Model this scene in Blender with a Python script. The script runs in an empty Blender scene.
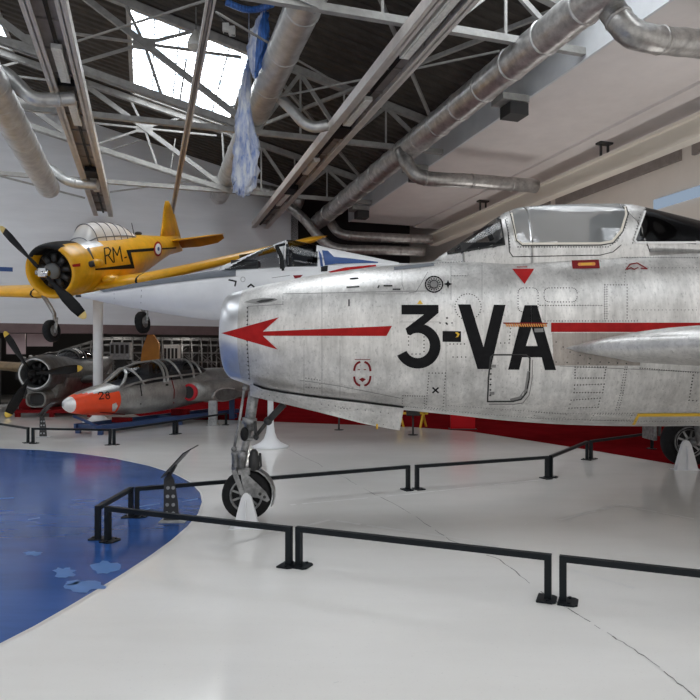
import bpy, math, random
from mathutils import Vector, Matrix, noise
from mathutils.bvhtree import BVHTree
from mathutils.geometry import tessellate_polygon

random.seed(7)
SC = bpy.context.scene
COL = SC.collection
F, HY, CH = 650.0, 362.0, 1.6            # focal length in pixels, horizon row, eye height
PI = math.pi
V = Vector
US = V((-0.3008, 0.9537, 0))             # along the hall
VS = V((0.9537, 0.3008, 0))              # across the hall
CAM = V((0, 0, CH))

def W(px, py, Y): return V(((px-350)/F*Y, Y, CH+(HY-py)/F*Y))
def G(px, py, z=0.0):
    Y = F*(CH-z)/(py-HY)
    return V(((px-350)/F*Y, Y, z))
def B(a, b, z): return VS*a + US*b + V((0, 0, z))
def roofz(a): return 11.4 - 0.25*(a+4.15)

# ------------------------------------------------------------------ materials
def new_mat(name):
    m = bpy.data.materials.new(name); m.use_nodes = True
    return m, m.node_tree, m.node_tree.nodes['Principled BSDF']
def mat(name, col, rough=0.5, metal=0.0, var=0.0, scale=8.0, stretch=None, bump=0.0, bscale=30.0, rvar=0.0, spec=0.5, col2=None, lo=0.35, hi=0.65, coat=0.0):
    m, nt, p = new_mat(name)
    p.inputs['Base Color'].default_value = (*col, 1)
    p.inputs['Roughness'].default_value = rough
    p.inputs['Metallic'].default_value = metal
    p.inputs['Specular IOR Level'].default_value = spec
    p.inputs['Coat Weight'].default_value = coat
    N, L = nt.nodes, nt.links
    if var or rvar or bump or col2:
        tc = N.new('ShaderNodeTexCoord'); mp = N.new('ShaderNodeMapping')
        L.new(tc.outputs['Object'], mp.inputs['Vector'])
        if stretch: mp.inputs['Scale'].default_value = stretch
    if var or rvar or col2:
        nz = N.new('ShaderNodeTexNoise'); nz.inputs['Scale'].default_value = scale
        nz.inputs['Detail'].default_value = 6; nz.inputs['Roughness'].default_value = .6
        L.new(mp.outputs[0], nz.inputs['Vector'])
    if var or col2:
        r = N.new('ShaderNodeValToRGB')
        r.color_ramp.elements[0].position = lo; r.color_ramp.elements[1].position = hi
        c2 = col2 if col2 else tuple(c*(1-var) for c in col)
        r.color_ramp.elements[0].color = (*c2, 1)
        r.color_ramp.elements[1].color = (*col, 1) if col2 else (*[min(1, c*(1+var*.5)) for c in col], 1)
        L.new(nz.outputs['Fac'], r.inputs['Fac']); L.new(r.outputs['Color'], p.inputs['Base Color'])
    if rvar:
        mr = N.new('ShaderNodeMapRange'); mr.inputs['From Min'].default_value = .3; mr.inputs['From Max'].default_value = .7
        mr.inputs['To Min'].default_value = max(.02, rough-rvar); mr.inputs['To Max'].default_value = rough+rvar
        L.new(nz.outputs['Fac'], mr.inputs['Value']); L.new(mr.outputs[0], p.inputs['Roughness'])
    if bump:
        nb = N.new('ShaderNodeTexNoise'); nb.inputs['Scale'].default_value = bscale; nb.inputs['Detail'].default_value = 4
        L.new(mp.outputs[0], nb.inputs['Vector'])
        bp = N.new('ShaderNodeBump'); bp.inputs['Strength'].default_value = bump; bp.inputs['Distance'].default_value = .02
        L.new(nb.outputs['Fac'], bp.inputs['Height']); L.new(bp.outputs[0], p.inputs['Normal'])
    return m
def emit(name, col, strength, noisy=False):
    m, nt, p = new_mat(name)
    N, L = nt.nodes, nt.links
    e = N.new('ShaderNodeEmission'); e.inputs[0].default_value = (*col, 1); e.inputs[1].default_value = strength
    if noisy:
        tc = N.new('ShaderNodeTexCoord'); nz = N.new('ShaderNodeTexNoise'); mp = N.new('ShaderNodeMapping')
        mp.inputs['Scale'].default_value = (1, 6, 6); nz.inputs['Scale'].default_value = 1.6; nz.inputs['Detail'].default_value = 8
        r = N.new('ShaderNodeValToRGB'); r.color_ramp.elements[0].position = .46; r.color_ramp.elements[1].position = .72
        r.color_ramp.elements[0].color = (.07, .088, .105, 1); r.color_ramp.elements[1].color = (1, 1, 1, 1)
        L.new(tc.outputs['Object'], mp.inputs[0]); L.new(mp.outputs[0], nz.inputs['Vector']); L.new(nz.outputs['Fac'], r.inputs['Fac']); L.new(r.outputs[0], e.inputs[0])
    L.new(e.outputs[0], N['Material Output'].inputs['Surface'])
    return m
def glass(name, tint, gloss=0.25, rough=0.04):
    m, nt, p = new_mat(name)
    N, L = nt.nodes, nt.links
    t = N.new('ShaderNodeBsdfTransparent'); t.inputs[0].default_value = (*tint, 1)
    g = N.new('ShaderNodeBsdfGlossy'); g.inputs['Roughness'].default_value = rough
    fr = N.new('ShaderNodeLayerWeight'); fr.inputs[0].default_value = .5
    pw = N.new('ShaderNodeMath'); pw.operation = 'POWER'; pw.inputs[1].default_value = 4
    ml = N.new('ShaderNodeMath'); ml.operation = 'MULTIPLY'; ml.inputs[1].default_value = .55
    ad = N.new('ShaderNodeMath'); ad.operation = 'ADD'; ad.inputs[1].default_value = gloss; ad.use_clamp = True
    mx = N.new('ShaderNodeMixShader')
    L.new(fr.outputs['Facing'], pw.inputs[0]); L.new(pw.outputs[0], ml.inputs[0]); L.new(ml.outputs[0], ad.inputs[0]); L.new(ad.outputs[0], mx.inputs[0]); L.new(t.outputs[0], mx.inputs[1]); L.new(g.outputs[0], mx.inputs[2])
    L.new(mx.outputs[0], N['Material Output'].inputs['Surface'])
    return m

def metal_skin(name, col, rough, metal):
    """bare aluminium: vertical brushing, cloudy oxide, scattered dark specks"""
    m, nt, p = new_mat(name); N, L = nt.nodes, nt.links
    p.inputs['Metallic'].default_value = metal
    tc = N.new('ShaderNodeTexCoord')
    def nz(sc, st, det=5):
        mp = N.new('ShaderNodeMapping'); mp.inputs['Scale'].default_value = st
        n = N.new('ShaderNodeTexNoise'); n.inputs['Scale'].default_value = sc; n.inputs['Detail'].default_value = det
        n.inputs['Roughness'].default_value = .65
        L.new(tc.outputs['Object'], mp.inputs[0]); L.new(mp.outputs[0], n.inputs['Vector']); return n
    n1 = nz(3.0, (1, 1, 1), 8); n2 = nz(5.0, (7, 7, .5), 4); n3 = nz(45, (1, 1, .6), 3); n4 = nz(1.6, (2.2, 1, .35), 2)
    def ramp(n, a, b, ca, cb):
        r = N.new('ShaderNodeValToRGB'); e = r.color_ramp.elements
        e[0].position = a; e[1].position = b; e[0].color = (ca, ca, ca, 1); e[1].color = (cb, cb, cb, 1)
        L.new(n.outputs['Fac'], r.inputs[0]); return r
    rs = [ramp(n1, .35, .65, .76, 1.10), ramp(n2, .3, .7, .84, 1.08), ramp(n3, .32, .42, .74, 1.0), ramp(n4, .35, .65, .84, 1.07)]
    cur = None
    base = N.new('ShaderNodeRGB'); base.outputs[0].default_value = (*col, 1); cur = base.outputs[0]
    for r in rs:
        mx = N.new('ShaderNodeMix'); mx.data_type = 'RGBA'; mx.blend_type = 'MULTIPLY'; mx.inputs[0].default_value = 1
        L.new(cur, mx.inputs[6]); L.new(r.outputs[0], mx.inputs[7]); cur = mx.outputs[2]
    L.new(cur, p.inputs['Base Color'])
    mr = N.new('ShaderNodeMapRange'); mr.inputs['From Min'].default_value = .3; mr.inputs['From Max'].default_value = .7
    mr.inputs['To Min'].default_value = rough-.07; mr.inputs['To Max'].default_value = rough+.09
    L.new(n1.outputs['Fac'], mr.inputs['Value']); L.new(mr.outputs[0], p.inputs['Roughness'])
    bp = N.new('ShaderNodeBump'); bp.inputs['Strength'].default_value = .12; bp.inputs['Distance'].default_value = .02
    L.new(n4.outputs['Fac'], bp.inputs['Height']); L.new(bp.outputs[0], p.inputs['Normal'])
    return m

M = {}
M['alu'] = metal_skin('bare_aluminium', (.75, .735, .715), .39, .68)
M['alu_dull'] = metal_skin('dull_aluminium', (.43, .385, .35), .5, .45)
M['alu_grey'] = metal_skin('grey_aluminium', (.43, .43, .42), .36, .65)
M['lip'] = mat('polished_lip', (.70, .71, .73), .30, .8, var=.12, scale=5)
M['seam'] = mat('seam_line', (.05, .05, .05), .8, spec=.1)
M['seam_soft'] = mat('soft_seam', (.26, .255, .25), .7, .2, spec=.2)
M['black_mark'] = mat('black_marking_paint', (.012, .012, .013), .7, var=.2, scale=20, spec=.12)
M['red_mark'] = mat('red_marking_paint', (.40, .012, .012), .6, var=.18, scale=12, spec=.15)
M['dark_red'] = mat('dark_red_paint', (.20, .012, .015), .6, spec=.15)
M['yellow_mark'] = mat('yellow_marking_paint', (.75, .46, .03), .5)
M['orange_mark'] = mat('orange_rope', (.7, .28, .06), .6)
M['white_mark'] = mat('white_marking_paint', (.85, .85, .84), .5)
M['cream'] = mat('cream_sealant', (.80, .75, .66), .5)
M['cockpit'] = mat('cockpit_black', (.03, .03, .032), .7)
M['cockpit_grey'] = mat('cockpit_grey', (.16, .165, .17), .6)
M['glass'] = glass('canopy_glass', (.93, .94, .94), .07)
M['glass_dark'] = glass('tinted_glass', (.28, .29, .31), .03)
M['glass_clear'] = glass('clear_glass', (.90, .93, .94), .30)
def milky(name, col, amt):
    m = glass(name, (.9, .92, .93), .12); N, L = m.node_tree.nodes, m.node_tree.links
    out = N['Material Output']; old = out.inputs['Surface'].links[0].from_socket
    d = N.new('ShaderNodeBsdfTranslucent'); d.inputs[0].default_value = (*col, 1); d2 = N.new('ShaderNodeBsdfDiffuse'); d2.inputs[0].default_value = (*col, 1)
    a = N.new('ShaderNodeMixShader'); a.inputs[0].default_value = .5; L.new(d.outputs[0], a.inputs[1]); L.new(d2.outputs[0], a.inputs[2])
    x = N.new('ShaderNodeMixShader'); x.inputs[0].default_value = amt; L.new(old, x.inputs[1]); L.new(a.outputs[0], x.inputs[2]); L.new(x.outputs[0], out.inputs['Surface'])
    return m
M['glass_milky'] = milky('painted_glare_plexiglass', (.96, .97, .98), .74)  # milky white mix paints in the light the canopy reflects and transmits
M['glass_haze'] = milky('painted_haze_plexiglass', (.80, .82, .83), .30)  # pale mix paints reflections and bright background into the hazy canopy
M['glass_black'] = glass('near_black_glass', (.07, .072, .08), .02)
M['glass_smoke'] = glass('smoked_glass', (.62, .64, .66), .04)
M['gear'] = mat('gear_grey_paint', (.30, .30, .30), .36, .55, var=.4, scale=18)
M['gear_dark'] = mat('gear_dark_metal', (.055, .055, .056), .5, .4, spec=.3)
M['chrome'] = mat('bright_steel', (.75, .75, .75), .2, 1)
M['rubber'] = mat('tyre_rubber', (.016, .016, .017), .75, var=.3, scale=20, spec=.2)
M['white_paint'] = mat('white_paint', (.80, .81, .83), .3, var=.05, scale=3)
M['white_jet'] = mat('white_jet_paint', (.76, .765, .775), .35, var=.06, scale=2)
M['jet_grey'] = mat('anti_glare_grey', (.16, .175, .20), .4)
M['blue_mark'] = mat('blue_stripe_paint', (.02, .07, .24), .4)
M['yellow'] = mat('yellow_aircraft_paint', (.84, .42, .010), .34, var=.14, scale=4, coat=.1)
M['yellow_dark'] = mat('shaded_yellow_and_ochre', (.50, .20, .015), .4, var=.12, scale=4)  # shade of the drooped elevator painted as darker yellow; ochre of the exhibit rudder
M['alu_bright'] = mat('pale_metal', (.78, .78, .78), .3, .6, var=.15, scale=4)
M['black'] = mat('black_paint', (.014, .014, .015), .5, var=.2, scale=10, spec=.2)
M['tip_yellow'] = mat('tip_yellow', (.82, .56, .08), .45)
M['tip_cream'] = mat('tip_cream', (.80, .60, .22), .45)
M['grey_plane'] = mat('weathered_grey_paint', (.15, .155, .155), .5, .2, var=.4, scale=5)
M['grey_plane_light'] = mat('bare_belly_metal', (.30, .295, .28), .42, .5, var=.35, scale=6)
M['olive'] = mat('olive_tan_wing', (.26, .19, .11), .6, var=.25, scale=5)
M['orange'] = mat('orange_red_paint', (.88, .075, .015), .38, var=.07, scale=5)
M['red_inlet'] = mat('red_inlet_paint', (.60, .015, .03), .35)
M['blue_frame'] = mat('blue_stand_paint', (.025, .06, .17), .45)
M['red_frame'] = mat('red_cart_paint', (.20, .010, .013), .55, var=.2, scale=8, spec=.05)
M['barrier'] = mat('barrier_dark_paint', (.008, .011, .014), .45, spec=.22)
M['red_screen'] = mat('bright_red_panel', (.50, .012, .018), .5, spec=.1)
M['steel_grey'] = mat('grey_steel_paint', (.34, .335, .32), .6, var=.2, scale=5)
M['steel_dark'] = mat('dark_grey_steel', (.20, .20, .20), .55, var=.2, scale=5)
M['rail'] = mat('taupe_rail_paint', (.60, .56, .52), .5, var=.12, scale=3)
M['rail_in'] = mat('rail_inner_paint', (.30, .265, .245), .6, var=.15, scale=4)
M['lamp'] = mat('lamp_housing', (.78, .77, .72), .4, var=.12, scale=14)
M['foil'] = mat('foil_duct', (.62, .61, .60), .34, .75, var=.3, scale=6, bump=.35, bscale=9, rvar=.06)
M['foil_dark'] = mat('wrapped_duct', (.44, .425, .41), .34, .75, var=.3, scale=7, bump=.4, bscale=10, rvar=.06)
M['duct_plain'] = mat('plain_duct', (.60, .60, .59), .38, .7, var=.2, scale=4, bump=.15, bscale=8)
M['roof'] = mat('corrugated_roof', (.078, .068, .059), .7, 0, var=.2, scale=2, spec=.2)
M['soffit'] = mat('soffit_plaster', (.78, .735, .715), .85, var=.04, scale=2)
M['fascia'] = mat('fascia_plaster', (.70, .715, .735), .8, var=.06, scale=2)
M['wall'] = mat('back_wall_white', (.74, .755, .79), .75, var=.06, scale=1.2, stretch=(.3, .3, 2), bump=.2, bscale=3)
M['wall_beige'] = mat('beige_wall', (.82, .76, .69), .85, var=.04, scale=1)
M['maroon'] = mat('maroon_panel', (.16, .105, .105), .7, var=.12, scale=3)
M['mauve'] = mat('mauve_panel', (.42, .32, .33), .75, var=.08, scale=3)
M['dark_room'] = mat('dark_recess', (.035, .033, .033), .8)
M['skeleton'] = mat('airframe_tube', (.17, .17, .17), .5, .4, var=.3, scale=6)
M['panel_grey'] = mat('display_panel_grey', (.36, .37, .38), .5, var=.35, scale=8)
M['sky'] = emit('skylight_daylight', (1, 1, 1), 15.0, True)
M['window_blue'] = emit('blue_window_daylight', (.55, .70, .90), .40)
M['side_daylight'] = emit('side_window_daylight', (.95, .98, 1), 3.6)
M['bulb'] = emit('bulb_glow', (1, .95, .85), 14.0)
M['tarp'] = mat('white_plastic_sheet', (.74, .77, .82), .3, col2=(.10, .20, .55), scale=7, stretch=(1.6, 1.6, .35), lo=.30, hi=.62, bump=.4, bscale=9)
M['tarp_blue'] = mat('blue_plastic_sheet', (.05, .16, .50), .35, var=.5, scale=7, stretch=(4, 4, .4), bump=.4, bscale=9)

def floor_mat():
    m, nt, p = new_mat('white_epoxy_floor'); N, L = nt.nodes, nt.links
    tc = N.new('ShaderNodeTexCoord')
    def nz(sc, det, st):
        mp = N.new('ShaderNodeMapping'); mp.inputs['Scale'].default_value = st; mp.inputs['Rotation'].default_value = (0, 0, .3)
        n = N.new('ShaderNodeTexNoise'); n.inputs['Scale'].default_value = sc; n.inputs['Detail'].default_value = det
        L.new(tc.outputs['Object'], mp.inputs[0]); L.new(mp.outputs[0], n.inputs['Vector']); return n
    n1 = nz(.5, 6, (1, 1, 1)); n2 = nz(2.2, 6, (.5, 2.2, 1)); n3 = nz(60, 3, (1, 1, 1))
    cur = None
    for n, a, b, ca, cb in ((n1, .35, .65, (.77, .75, .72), (.83, .815, .79)), (n2, .35, .6, (.972, .97, .967), (1, 1, 1)), (n3, .3, .36, (.93, .93, .93), (1, 1, 1))):
        r = N.new('ShaderNodeValToRGB'); e = r.color_ramp.elements
        e[0].position = a; e[1].position = b; e[0].color = (*ca, 1); e[1].color = (*cb, 1)
        L.new(n.outputs['Fac'], r.inputs[0])
        if cur is None: cur = r.outputs[0]
        else:
            mx = N.new('ShaderNodeMix'); mx.data_type = 'RGBA'; mx.blend_type = 'MULTIPLY'; mx.inputs[0].default_value = 1
            L.new(cur, mx.inputs[6]); L.new(r.outputs[0], mx.inputs[7]); cur = mx.outputs[2]
    L.new(cur, p.inputs['Base Color'])
    mr = N.new('ShaderNodeMapRange'); mr.inputs['From Min'].default_value = .3; mr.inputs['From Max'].default_value = .7
    mr.inputs['To Min'].default_value = .08; mr.inputs['To Max'].default_value = .17
    L.new(n1.outputs['Fac'], mr.inputs['Value']); L.new(mr.outputs[0], p.inputs['Roughness'])
    return m
M['floor'] = floor_mat()
M['floor_blue'] = mat('blue_epoxy_floor', (.030, .095, .31), .16, var=.22, scale=1.3, stretch=(.4, 2, 1), rvar=.04, spec=.38)
M['floor_blue_worn'] = mat('worn_light_blue_paint', (.085, .20, .47), .3, var=.1, scale=6)
M['floor_red'] = mat('red_epoxy_floor', (.19, .008, .011), .45, var=.2, scale=2, spec=.0)
M['crack'] = mat('floor_crack', (.20, .195, .19), .9, spec=.1)
M['crack_dark'] = mat('floor_stain_line', (.58, .57, .555), .5)

# ------------------------------------------------------------------ mesh building
class MB:
    def __init__(s): s.v, s.f, s.m, s.s = [], [], [], []
    def add(s, vs, fs, mi=0, smooth=False):
        o = len(s.v); s.v += [V(x) for x in vs]
        for f in fs:
            s.f.append(tuple(i+o for i in f)); s.m.append(mi); s.s.append(smooth)
    def box(s, c, sx, sy, sz, mi=0, rot=None):
        c = V(c); r = rot or Matrix.Identity(3)
        vs = [c + r @ V((x*sx/2, y*sy/2, z*sz/2)) for x in (-1, 1) for y in (-1, 1) for z in (-1, 1)]
        s.add(vs, [(0, 1, 3, 2), (4, 6, 7, 5), (0, 4, 5, 1), (2, 3, 7, 6), (0, 2, 6, 4), (1, 5, 7, 3)], mi)
    def bbox(s, a0, a1, b0, b1, z0, z1, mi=0):
        vs = [B(a, b, z) for a in (a0, a1) for b in (b0, b1) for z in (z0, z1)]
        s.add(vs, [(0, 1, 3, 2), (4, 6, 7, 5), (0, 4, 5, 1), (2, 3, 7, 6), (0, 2, 6, 4), (1, 5, 7, 3)], mi)
    def beam(s, p, q, w, h=None, mi=0, up=V((0, 0, 1))):
        p, q = V(p), V(q); h = h or w; d = (q-p).normalized()
        if abs(d.dot(up)) > .98: up = V((0, 1, 0)) if abs(d.y) < .9 else V((1, 0, 0))
        x = d.cross(up).normalized(); y = x.cross(d).normalized()
        vs = [e + x*(i*w/2) + y*(j*h/2) for e in (p, q) for i, j in ((-1, -1), (1, -1), (1, 1), (-1, 1))]
        s.add(vs, [(3, 2, 1, 0), (4, 5, 6, 7), (0, 1, 5, 4), (1, 2, 6, 5), (2, 3, 7, 6), (3, 0, 4, 7)], mi)
    def loft(s, rings, mi=0, smooth=True, cap0=True, cap1=True, closed=True):
        n = len(rings[0]); vs = [p for r in rings for p in r]; fs = []
        for i in range(len(rings)-1):
            for j in range(n if closed else n-1):
                k = (j+1) % n
                fs.append((i*n+j, i*n+k, (i+1)*n+k, (i+1)*n+j))
        s.add(vs, fs, mi, smooth)
        o = len(s.v)-len(vs)
        if closed:
            if cap0: s.f.append(tuple(o+j for j in range(n-1, -1, -1))); s.m.append(mi); s.s.append(False)
            if cap1: s.f.append(tuple(o+(len(rings)-1)*n+j for j in range(n))); s.m.append(mi); s.s.append(False)
    def tube(s, pts, r, seg=10, mi=0, caps=True, smooth=True):
        pts = [V(p) for p in pts]; rs = r if isinstance(r, (list, tuple)) else [r]*len(pts)
        rings = []; prev = None
        for i, p in enumerate(pts):
            d = (pts[min(i+1, len(pts)-1)] - pts[max(i-1, 0)]).normalized()
            if prev is None:
                u = V((0, 0, 1)) if abs(d.z) < .9 else V((1, 0, 0))
                x = d.cross(u).normalized()
            else: x = (prev - d*prev.dot(d)).normalized()
            prev = x; y = d.cross(x)
            rings.append([p + (x*math.cos(t)+y*math.sin(t))*rs[i] for t in [2*PI*k/seg for k in range(seg)]])
        s.loft(rings, mi, smooth, caps, caps)
    def lathe(s, o, axis, prof, seg=24, mi=0, smooth=True, caps=True):
        o = V(o); d = V(axis).normalized(); u = V((0, 0, 1)) if abs(d.z) < .9 else V((1, 0, 0))
        x = d.cross(u).normalized(); y = d.cross(x)
        s.loft([[o + d*h + (x*math.cos(t)+y*math.sin(t))*r for t in [2*PI*k/seg for k in range(seg)]] for h, r in prof], mi, smooth, caps, caps)
    def ball(s, c, r, mi=0, sc=(1, 1, 1), n=10):
        c = V(c)
        s.loft([[c + V((math.cos(t)*math.sin(f)*r*sc[0], math.sin(t)*math.sin(f)*r*sc[1], math.cos(f)*r*sc[2])) for t in [2*PI*k/n for k in range(n)]]
                for f in [PI*(.02+.96*i/8) for i in range(9)]], mi)
    def bvh(s): return BVHTree.FromPolygons(s.v, s.f)
    def build(s, name, mats, parent=None, origin=None):
        mats = mats if isinstance(mats, (list, tuple)) else [mats]
        me = bpy.data.meshes.new(name)
        if parent is not None: L = wloc(parent)
        elif origin is not None: L = V(origin)
        else:
            n = max(1, len(s.v))
            L = V((sum(p.x for p in s.v)/n, sum(p.y for p in s.v)/n, min(p.z for p in s.v)))
        me.from_pydata([tuple(p-L) for p in s.v], [], s.f)
        for m in mats: me.materials.append(M[m] if isinstance(m, str) else m)
        me.polygons.foreach_set('material_index', s.m); me.polygons.foreach_set('use_smooth', s.s)
        me.update()
        import bmesh
        bm = bmesh.new(); bm.from_mesh(me); bmesh.ops.recalc_face_normals(bm, faces=bm.faces); bm.to_mesh(me); bm.free()
        o = bpy.data.objects.new(name, me); COL.objects.link(o)
        if parent is not None: o.parent = parent
        else: o.location = L
        return o
def wloc(o):
    l = V((0, 0, 0))
    while o is not None: l = l + V(o.location); o = o.parent
    return l
def tag(o, label, cat, group=None, kind=None):
    if label: o['label'] = label
    if cat: o['category'] = cat
    if group: o['group'] = group
    if kind: o['kind'] = kind
    return o
def thing(name, loc, label, cat, group=None):
    o = bpy.data.objects.new(name, None); COL.objects.link(o); o.location = V(loc); o.empty_display_size = .2
    return tag(o, label, cat, group)
def struct(mb, name, mats):
    o = mb.build(name, mats); o['kind'] = 'structure'; return o
def part(mb, name, mats, parent, label=None):
    o = mb.build(name, mats, parent)
    if label: o['label'] = label
    return o

# decals: shapes laid on a curved skin
def hit(bvh, px, py, off=.004):
    d = V((px-350, F, HY-py)).normalized()
    loc, nor, idx, dist = bvh.ray_cast(CAM, d)
    if loc is None: return None, None
    if nor.dot(d) > 0: nor = -nor
    return loc + nor*off, nor
def decal(mb, bvh, poly, mi=0, off=.004, maxe=7.0):
    pts = [V((x, y, 0)) for x, y in poly]
    tris = [[pts[i].copy() for i in t] for t in tessellate_polygon([pts])]
    out = []
    while tris:
        t = tris.pop()
        e = [((t[i]-t[(i+1) % 3]).length, i) for i in range(3)]
        l, i = max(e)
        if l > maxe:
            a, b, c = t[i], t[(i+1) % 3], t[(i+2) % 3]; m = (a+b)/2
            tris += [[a, m, c], [m, b, c]]
        else: out.append(t)
    cache = {}
    for t in out:
        vs = []
        for p in t:
            k = (round(p.x, 3), round(p.y, 3))
            if k not in cache: cache[k] = hit(bvh, p.x, p.y, off)[0]
            vs.append(cache[k])
        if any(x is None for x in vs): continue
        mb.add(vs, [(0, 1, 2)], mi, True)
def stroke(mb, bvh, pts, w, mi=0, off=.004, closed=False, step=5.0):
    if closed: pts = pts + [pts[0]]
    for (x0, y0), (x1, y1) in zip(pts, pts[1:]):
        d = math.hypot(x1-x0, y1-y0)
        if d < 1e-6: continue
        nx, ny = -(y1-y0)/d*w/2, (x1-x0)/d*w/2
        ex, ey = (x1-x0)/d*w*.3, (y1-y0)/d*w*.3
        x0, y0, x1, y1 = x0-ex, y0-ey, x1+ex, y1+ey
        n = max(1, int(d/step)); row = []
        for i in range(n+1):
            t = i/n; x, y = x0+(x1-x0)*t, y0+(y1-y0)*t
            row.append((hit(bvh, x+nx, y+ny, off)[0], hit(bvh, x-nx, y-ny, off)[0]))
        for a, b in zip(row, row[1:]):
            if None in (a[0], a[1], b[0], b[1]): continue
            mb.add([a[0], a[1], b[1], b[0]], [(0, 1, 2, 3)], mi, True)
def dots(mb, bvh, pts, gap=3.2, r=.0055, mi=0, closed=False, off=.003):
    r = r*1.3
    if closed: pts = pts + [pts[0]]
    for (x0, y0), (x1, y1) in zip(pts, pts[1:]):
        d = math.hypot(x1-x0, y1-y0); n = max(1, int(d/gap))
        for i in range(n):
            t = i/n; h, nr = hit(bvh, x0+(x1-x0)*t, y0+(y1-y0)*t, off)
            if h is None: continue
            u = nr.cross(V((0, 0, 1))).normalized(); w = nr.cross(u)
            mb.add([h+u*r, h+w*r, h-u*r, h-w*r], [(0, 1, 2, 3)], mi)
def ellipse(cx, cy, rx, ry, n=24, a0=0, a1=2*PI):
    return [(cx+rx*math.cos(a0+(a1-a0)*i/n), cy+ry*math.sin(a0+(a1-a0)*i/n)) for i in range(n if abs(a1-a0-2*PI) < 1e-6 else n+1)]
def interp(tab, x):
    if x <= tab[0][0]: return tab[0][1:]
    for a, b in zip(tab, tab[1:]):
        if x <= b[0]:
            t = (x-a[0])/(b[0]-a[0])
            return tuple(p+(q-p)*t for p, q in zip(a[1:], b[1:]))
    return tab[-1][1:]
def smooth_tab(tab, x):
    """Catmull-Rom through a table of (x, values...)"""
    if x <= tab[0][0]: return tab[0][1:]
    if x >= tab[-1][0]: return tab[-1][1:]
    for i in range(len(tab)-1):
        if x <= tab[i+1][0]:
            p0, p1, p2, p3 = tab[max(i-1, 0)], tab[i], tab[i+1], tab[min(i+2, len(tab)-1)]
            h = p2[0]-p1[0]; t = (x-p1[0])/h; out = []
            for k in range(1, len(p1)):
                m1 = (p2[k]-p0[k])/(p2[0]-p0[0])*h if p2[0] != p0[0] else 0
                m2 = (p3[k]-p1[k])/(p3[0]-p1[0])*h if p3[0] != p1[0] else 0
                out.append((2*t**3-3*t*t+1)*p1[k]+(t**3-2*t*t+t)*m1+(-2*t**3+3*t*t)*p2[k]+(t**3-t*t)*m2)
            return tuple(out)
def sup(t, n):
    c, s_ = math.cos(t), math.sin(t)
    return math.copysign(abs(c)**(2/n), c), math.copysign(abs(s_)**(2/n), s_)
class Frame:
    """aircraft axes: x aft, y to its left, z up"""
    def __init__(s, o, yaw, pitch=0, roll=0):
        y, p, r = (math.radians(q) for q in (yaw, pitch, roll))
        s.o = V(o); s.A = V((math.sin(y)*math.cos(p), math.cos(y)*math.cos(p), math.sin(p)))
        l0 = V((math.cos(y), -math.sin(y), 0)); u0 = (-s.A).cross(l0)
        s.L = l0*math.cos(r)+u0*math.sin(r); s.U = u0*math.cos(r)-l0*math.sin(r)
    def __call__(s, x, y, z): return s.o + s.A*x + s.L*y + s.U*z
def ring(fr, x, hw, up, dn, zc=0, n=2.0, seg=36):
    r = []
    for k in range(seg):
        c, s_ = sup(2*PI*k/seg, n)
        r.append(fr(x, hw*c, zc + (up if s_ > 0 else dn)*s_))
    return r
def foil(n=9):
    xs = [(1-math.cos(PI*i/n))/2 for i in range(n+1)]
    th = [5*(.2969*math.sqrt(x)-.126*x-.3516*x*x+.2843*x**3-.1036*x**4) for x in xs]
    return [(x, t) for x, t in zip(xs, th)] + [(x, -t) for x, t in reversed(list(zip(xs, th))[1:-1])]
def wing(mb, fr, secs, mi=0):
    """secs: (leading edge x, y, z, chord, thickness ratio)"""
    pr = foil(); rings = []
    for x, y, z, c, t in secs: rings.append([fr(x+c*u, y, z+c*t*w) for u, w in pr])
    mb.loft(rings, mi)
def fin(mb, fr, secs, mi=0):
    pr = foil(); rings = []
    for x, y, z, c, t in secs: rings.append([fr(x+c*u, y+c*t*w, z) for u, w in pr])
    mb.loft(rings, mi)
def wheel(mb, c, axis, R, w, mt=0, mh=1, hub=.55, seg=32):
    mb.lathe(c, axis, [(-w/2*.7, R*hub), (-w/2, R*.72), (-w/2*.85, R*.9), (-w/4, R*.985), (0, R), (w/4, R*.985), (w/2*.85, R*.9), (w/2, R*.72), (w/2*.7, R*hub)], seg, mt)

# ------------------------------------------------------------------ camera, world, light
cd = bpy.data.cameras.new('camera'); cam = bpy.data.objects.new('camera', cd); COL.objects.link(cam)
cam.location = CAM; cam.rotation_euler = (PI/2, 0, 0)
cd.sensor_width = 36; cd.lens = 36*F/700; cd.shift_y = (HY-350)/700; cd.clip_end = 200
SC.camera = cam
w = bpy.data.worlds.new('world'); SC.world = w; w.use_nodes = True
w.node_tree.nodes['Background'].inputs[0].default_value = (1, .985, .96, 1)
w.node_tree.nodes['Background'].inputs[1].default_value = 0.72
vs = SC.view_settings; vs.view_transform = 'Standard'; vs.look = 'None'; vs.gamma = 1; vs.exposure = 0.28

# ------------------------------------------------------------------ setting
def gpoly(mb, pts, mi, z): mb.add([V((p.x, p.y, z)) for p in pts], [tuple(range(len(pts)))], mi)
def tri_fill(mb, pts, mi, z):
    ps = [V((p.x, p.y, 0)) for p in pts]
    for t in tessellate_polygon([ps]): mb.add([V((ps[i].x, ps[i].y, z)) for i in t], [(0, 1, 2)], mi)
fl = MB()
fl.bbox(-16, 16, -9, 36, -.2, 0, 0)
edge_px = [(0, 448.5), (40, 450), (80, 453.5), (115, 458.5), (150, 466), (175, 474), (192, 483), (201, 493), (203, 502), (199, 514), (188, 527), (172, 541), (150, 557), (125, 573.5), (100, 589), (70, 607), (35, 627), (0, 645)]
bl = [G(*p) for p in edge_px]
bl += [V((-2.5, 2.7, 0)), V((-4, 1.6, 0)), V((-6.5, 1, 0)), V((-9.5, 1.6, 0)), V((-11.5, 4, 0)), V((-12, 7, 0)), V((-11, 10, 0)), V((-8.8, 11.8, 0))]
tri_fill(fl, bl, 1, .002)
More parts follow.
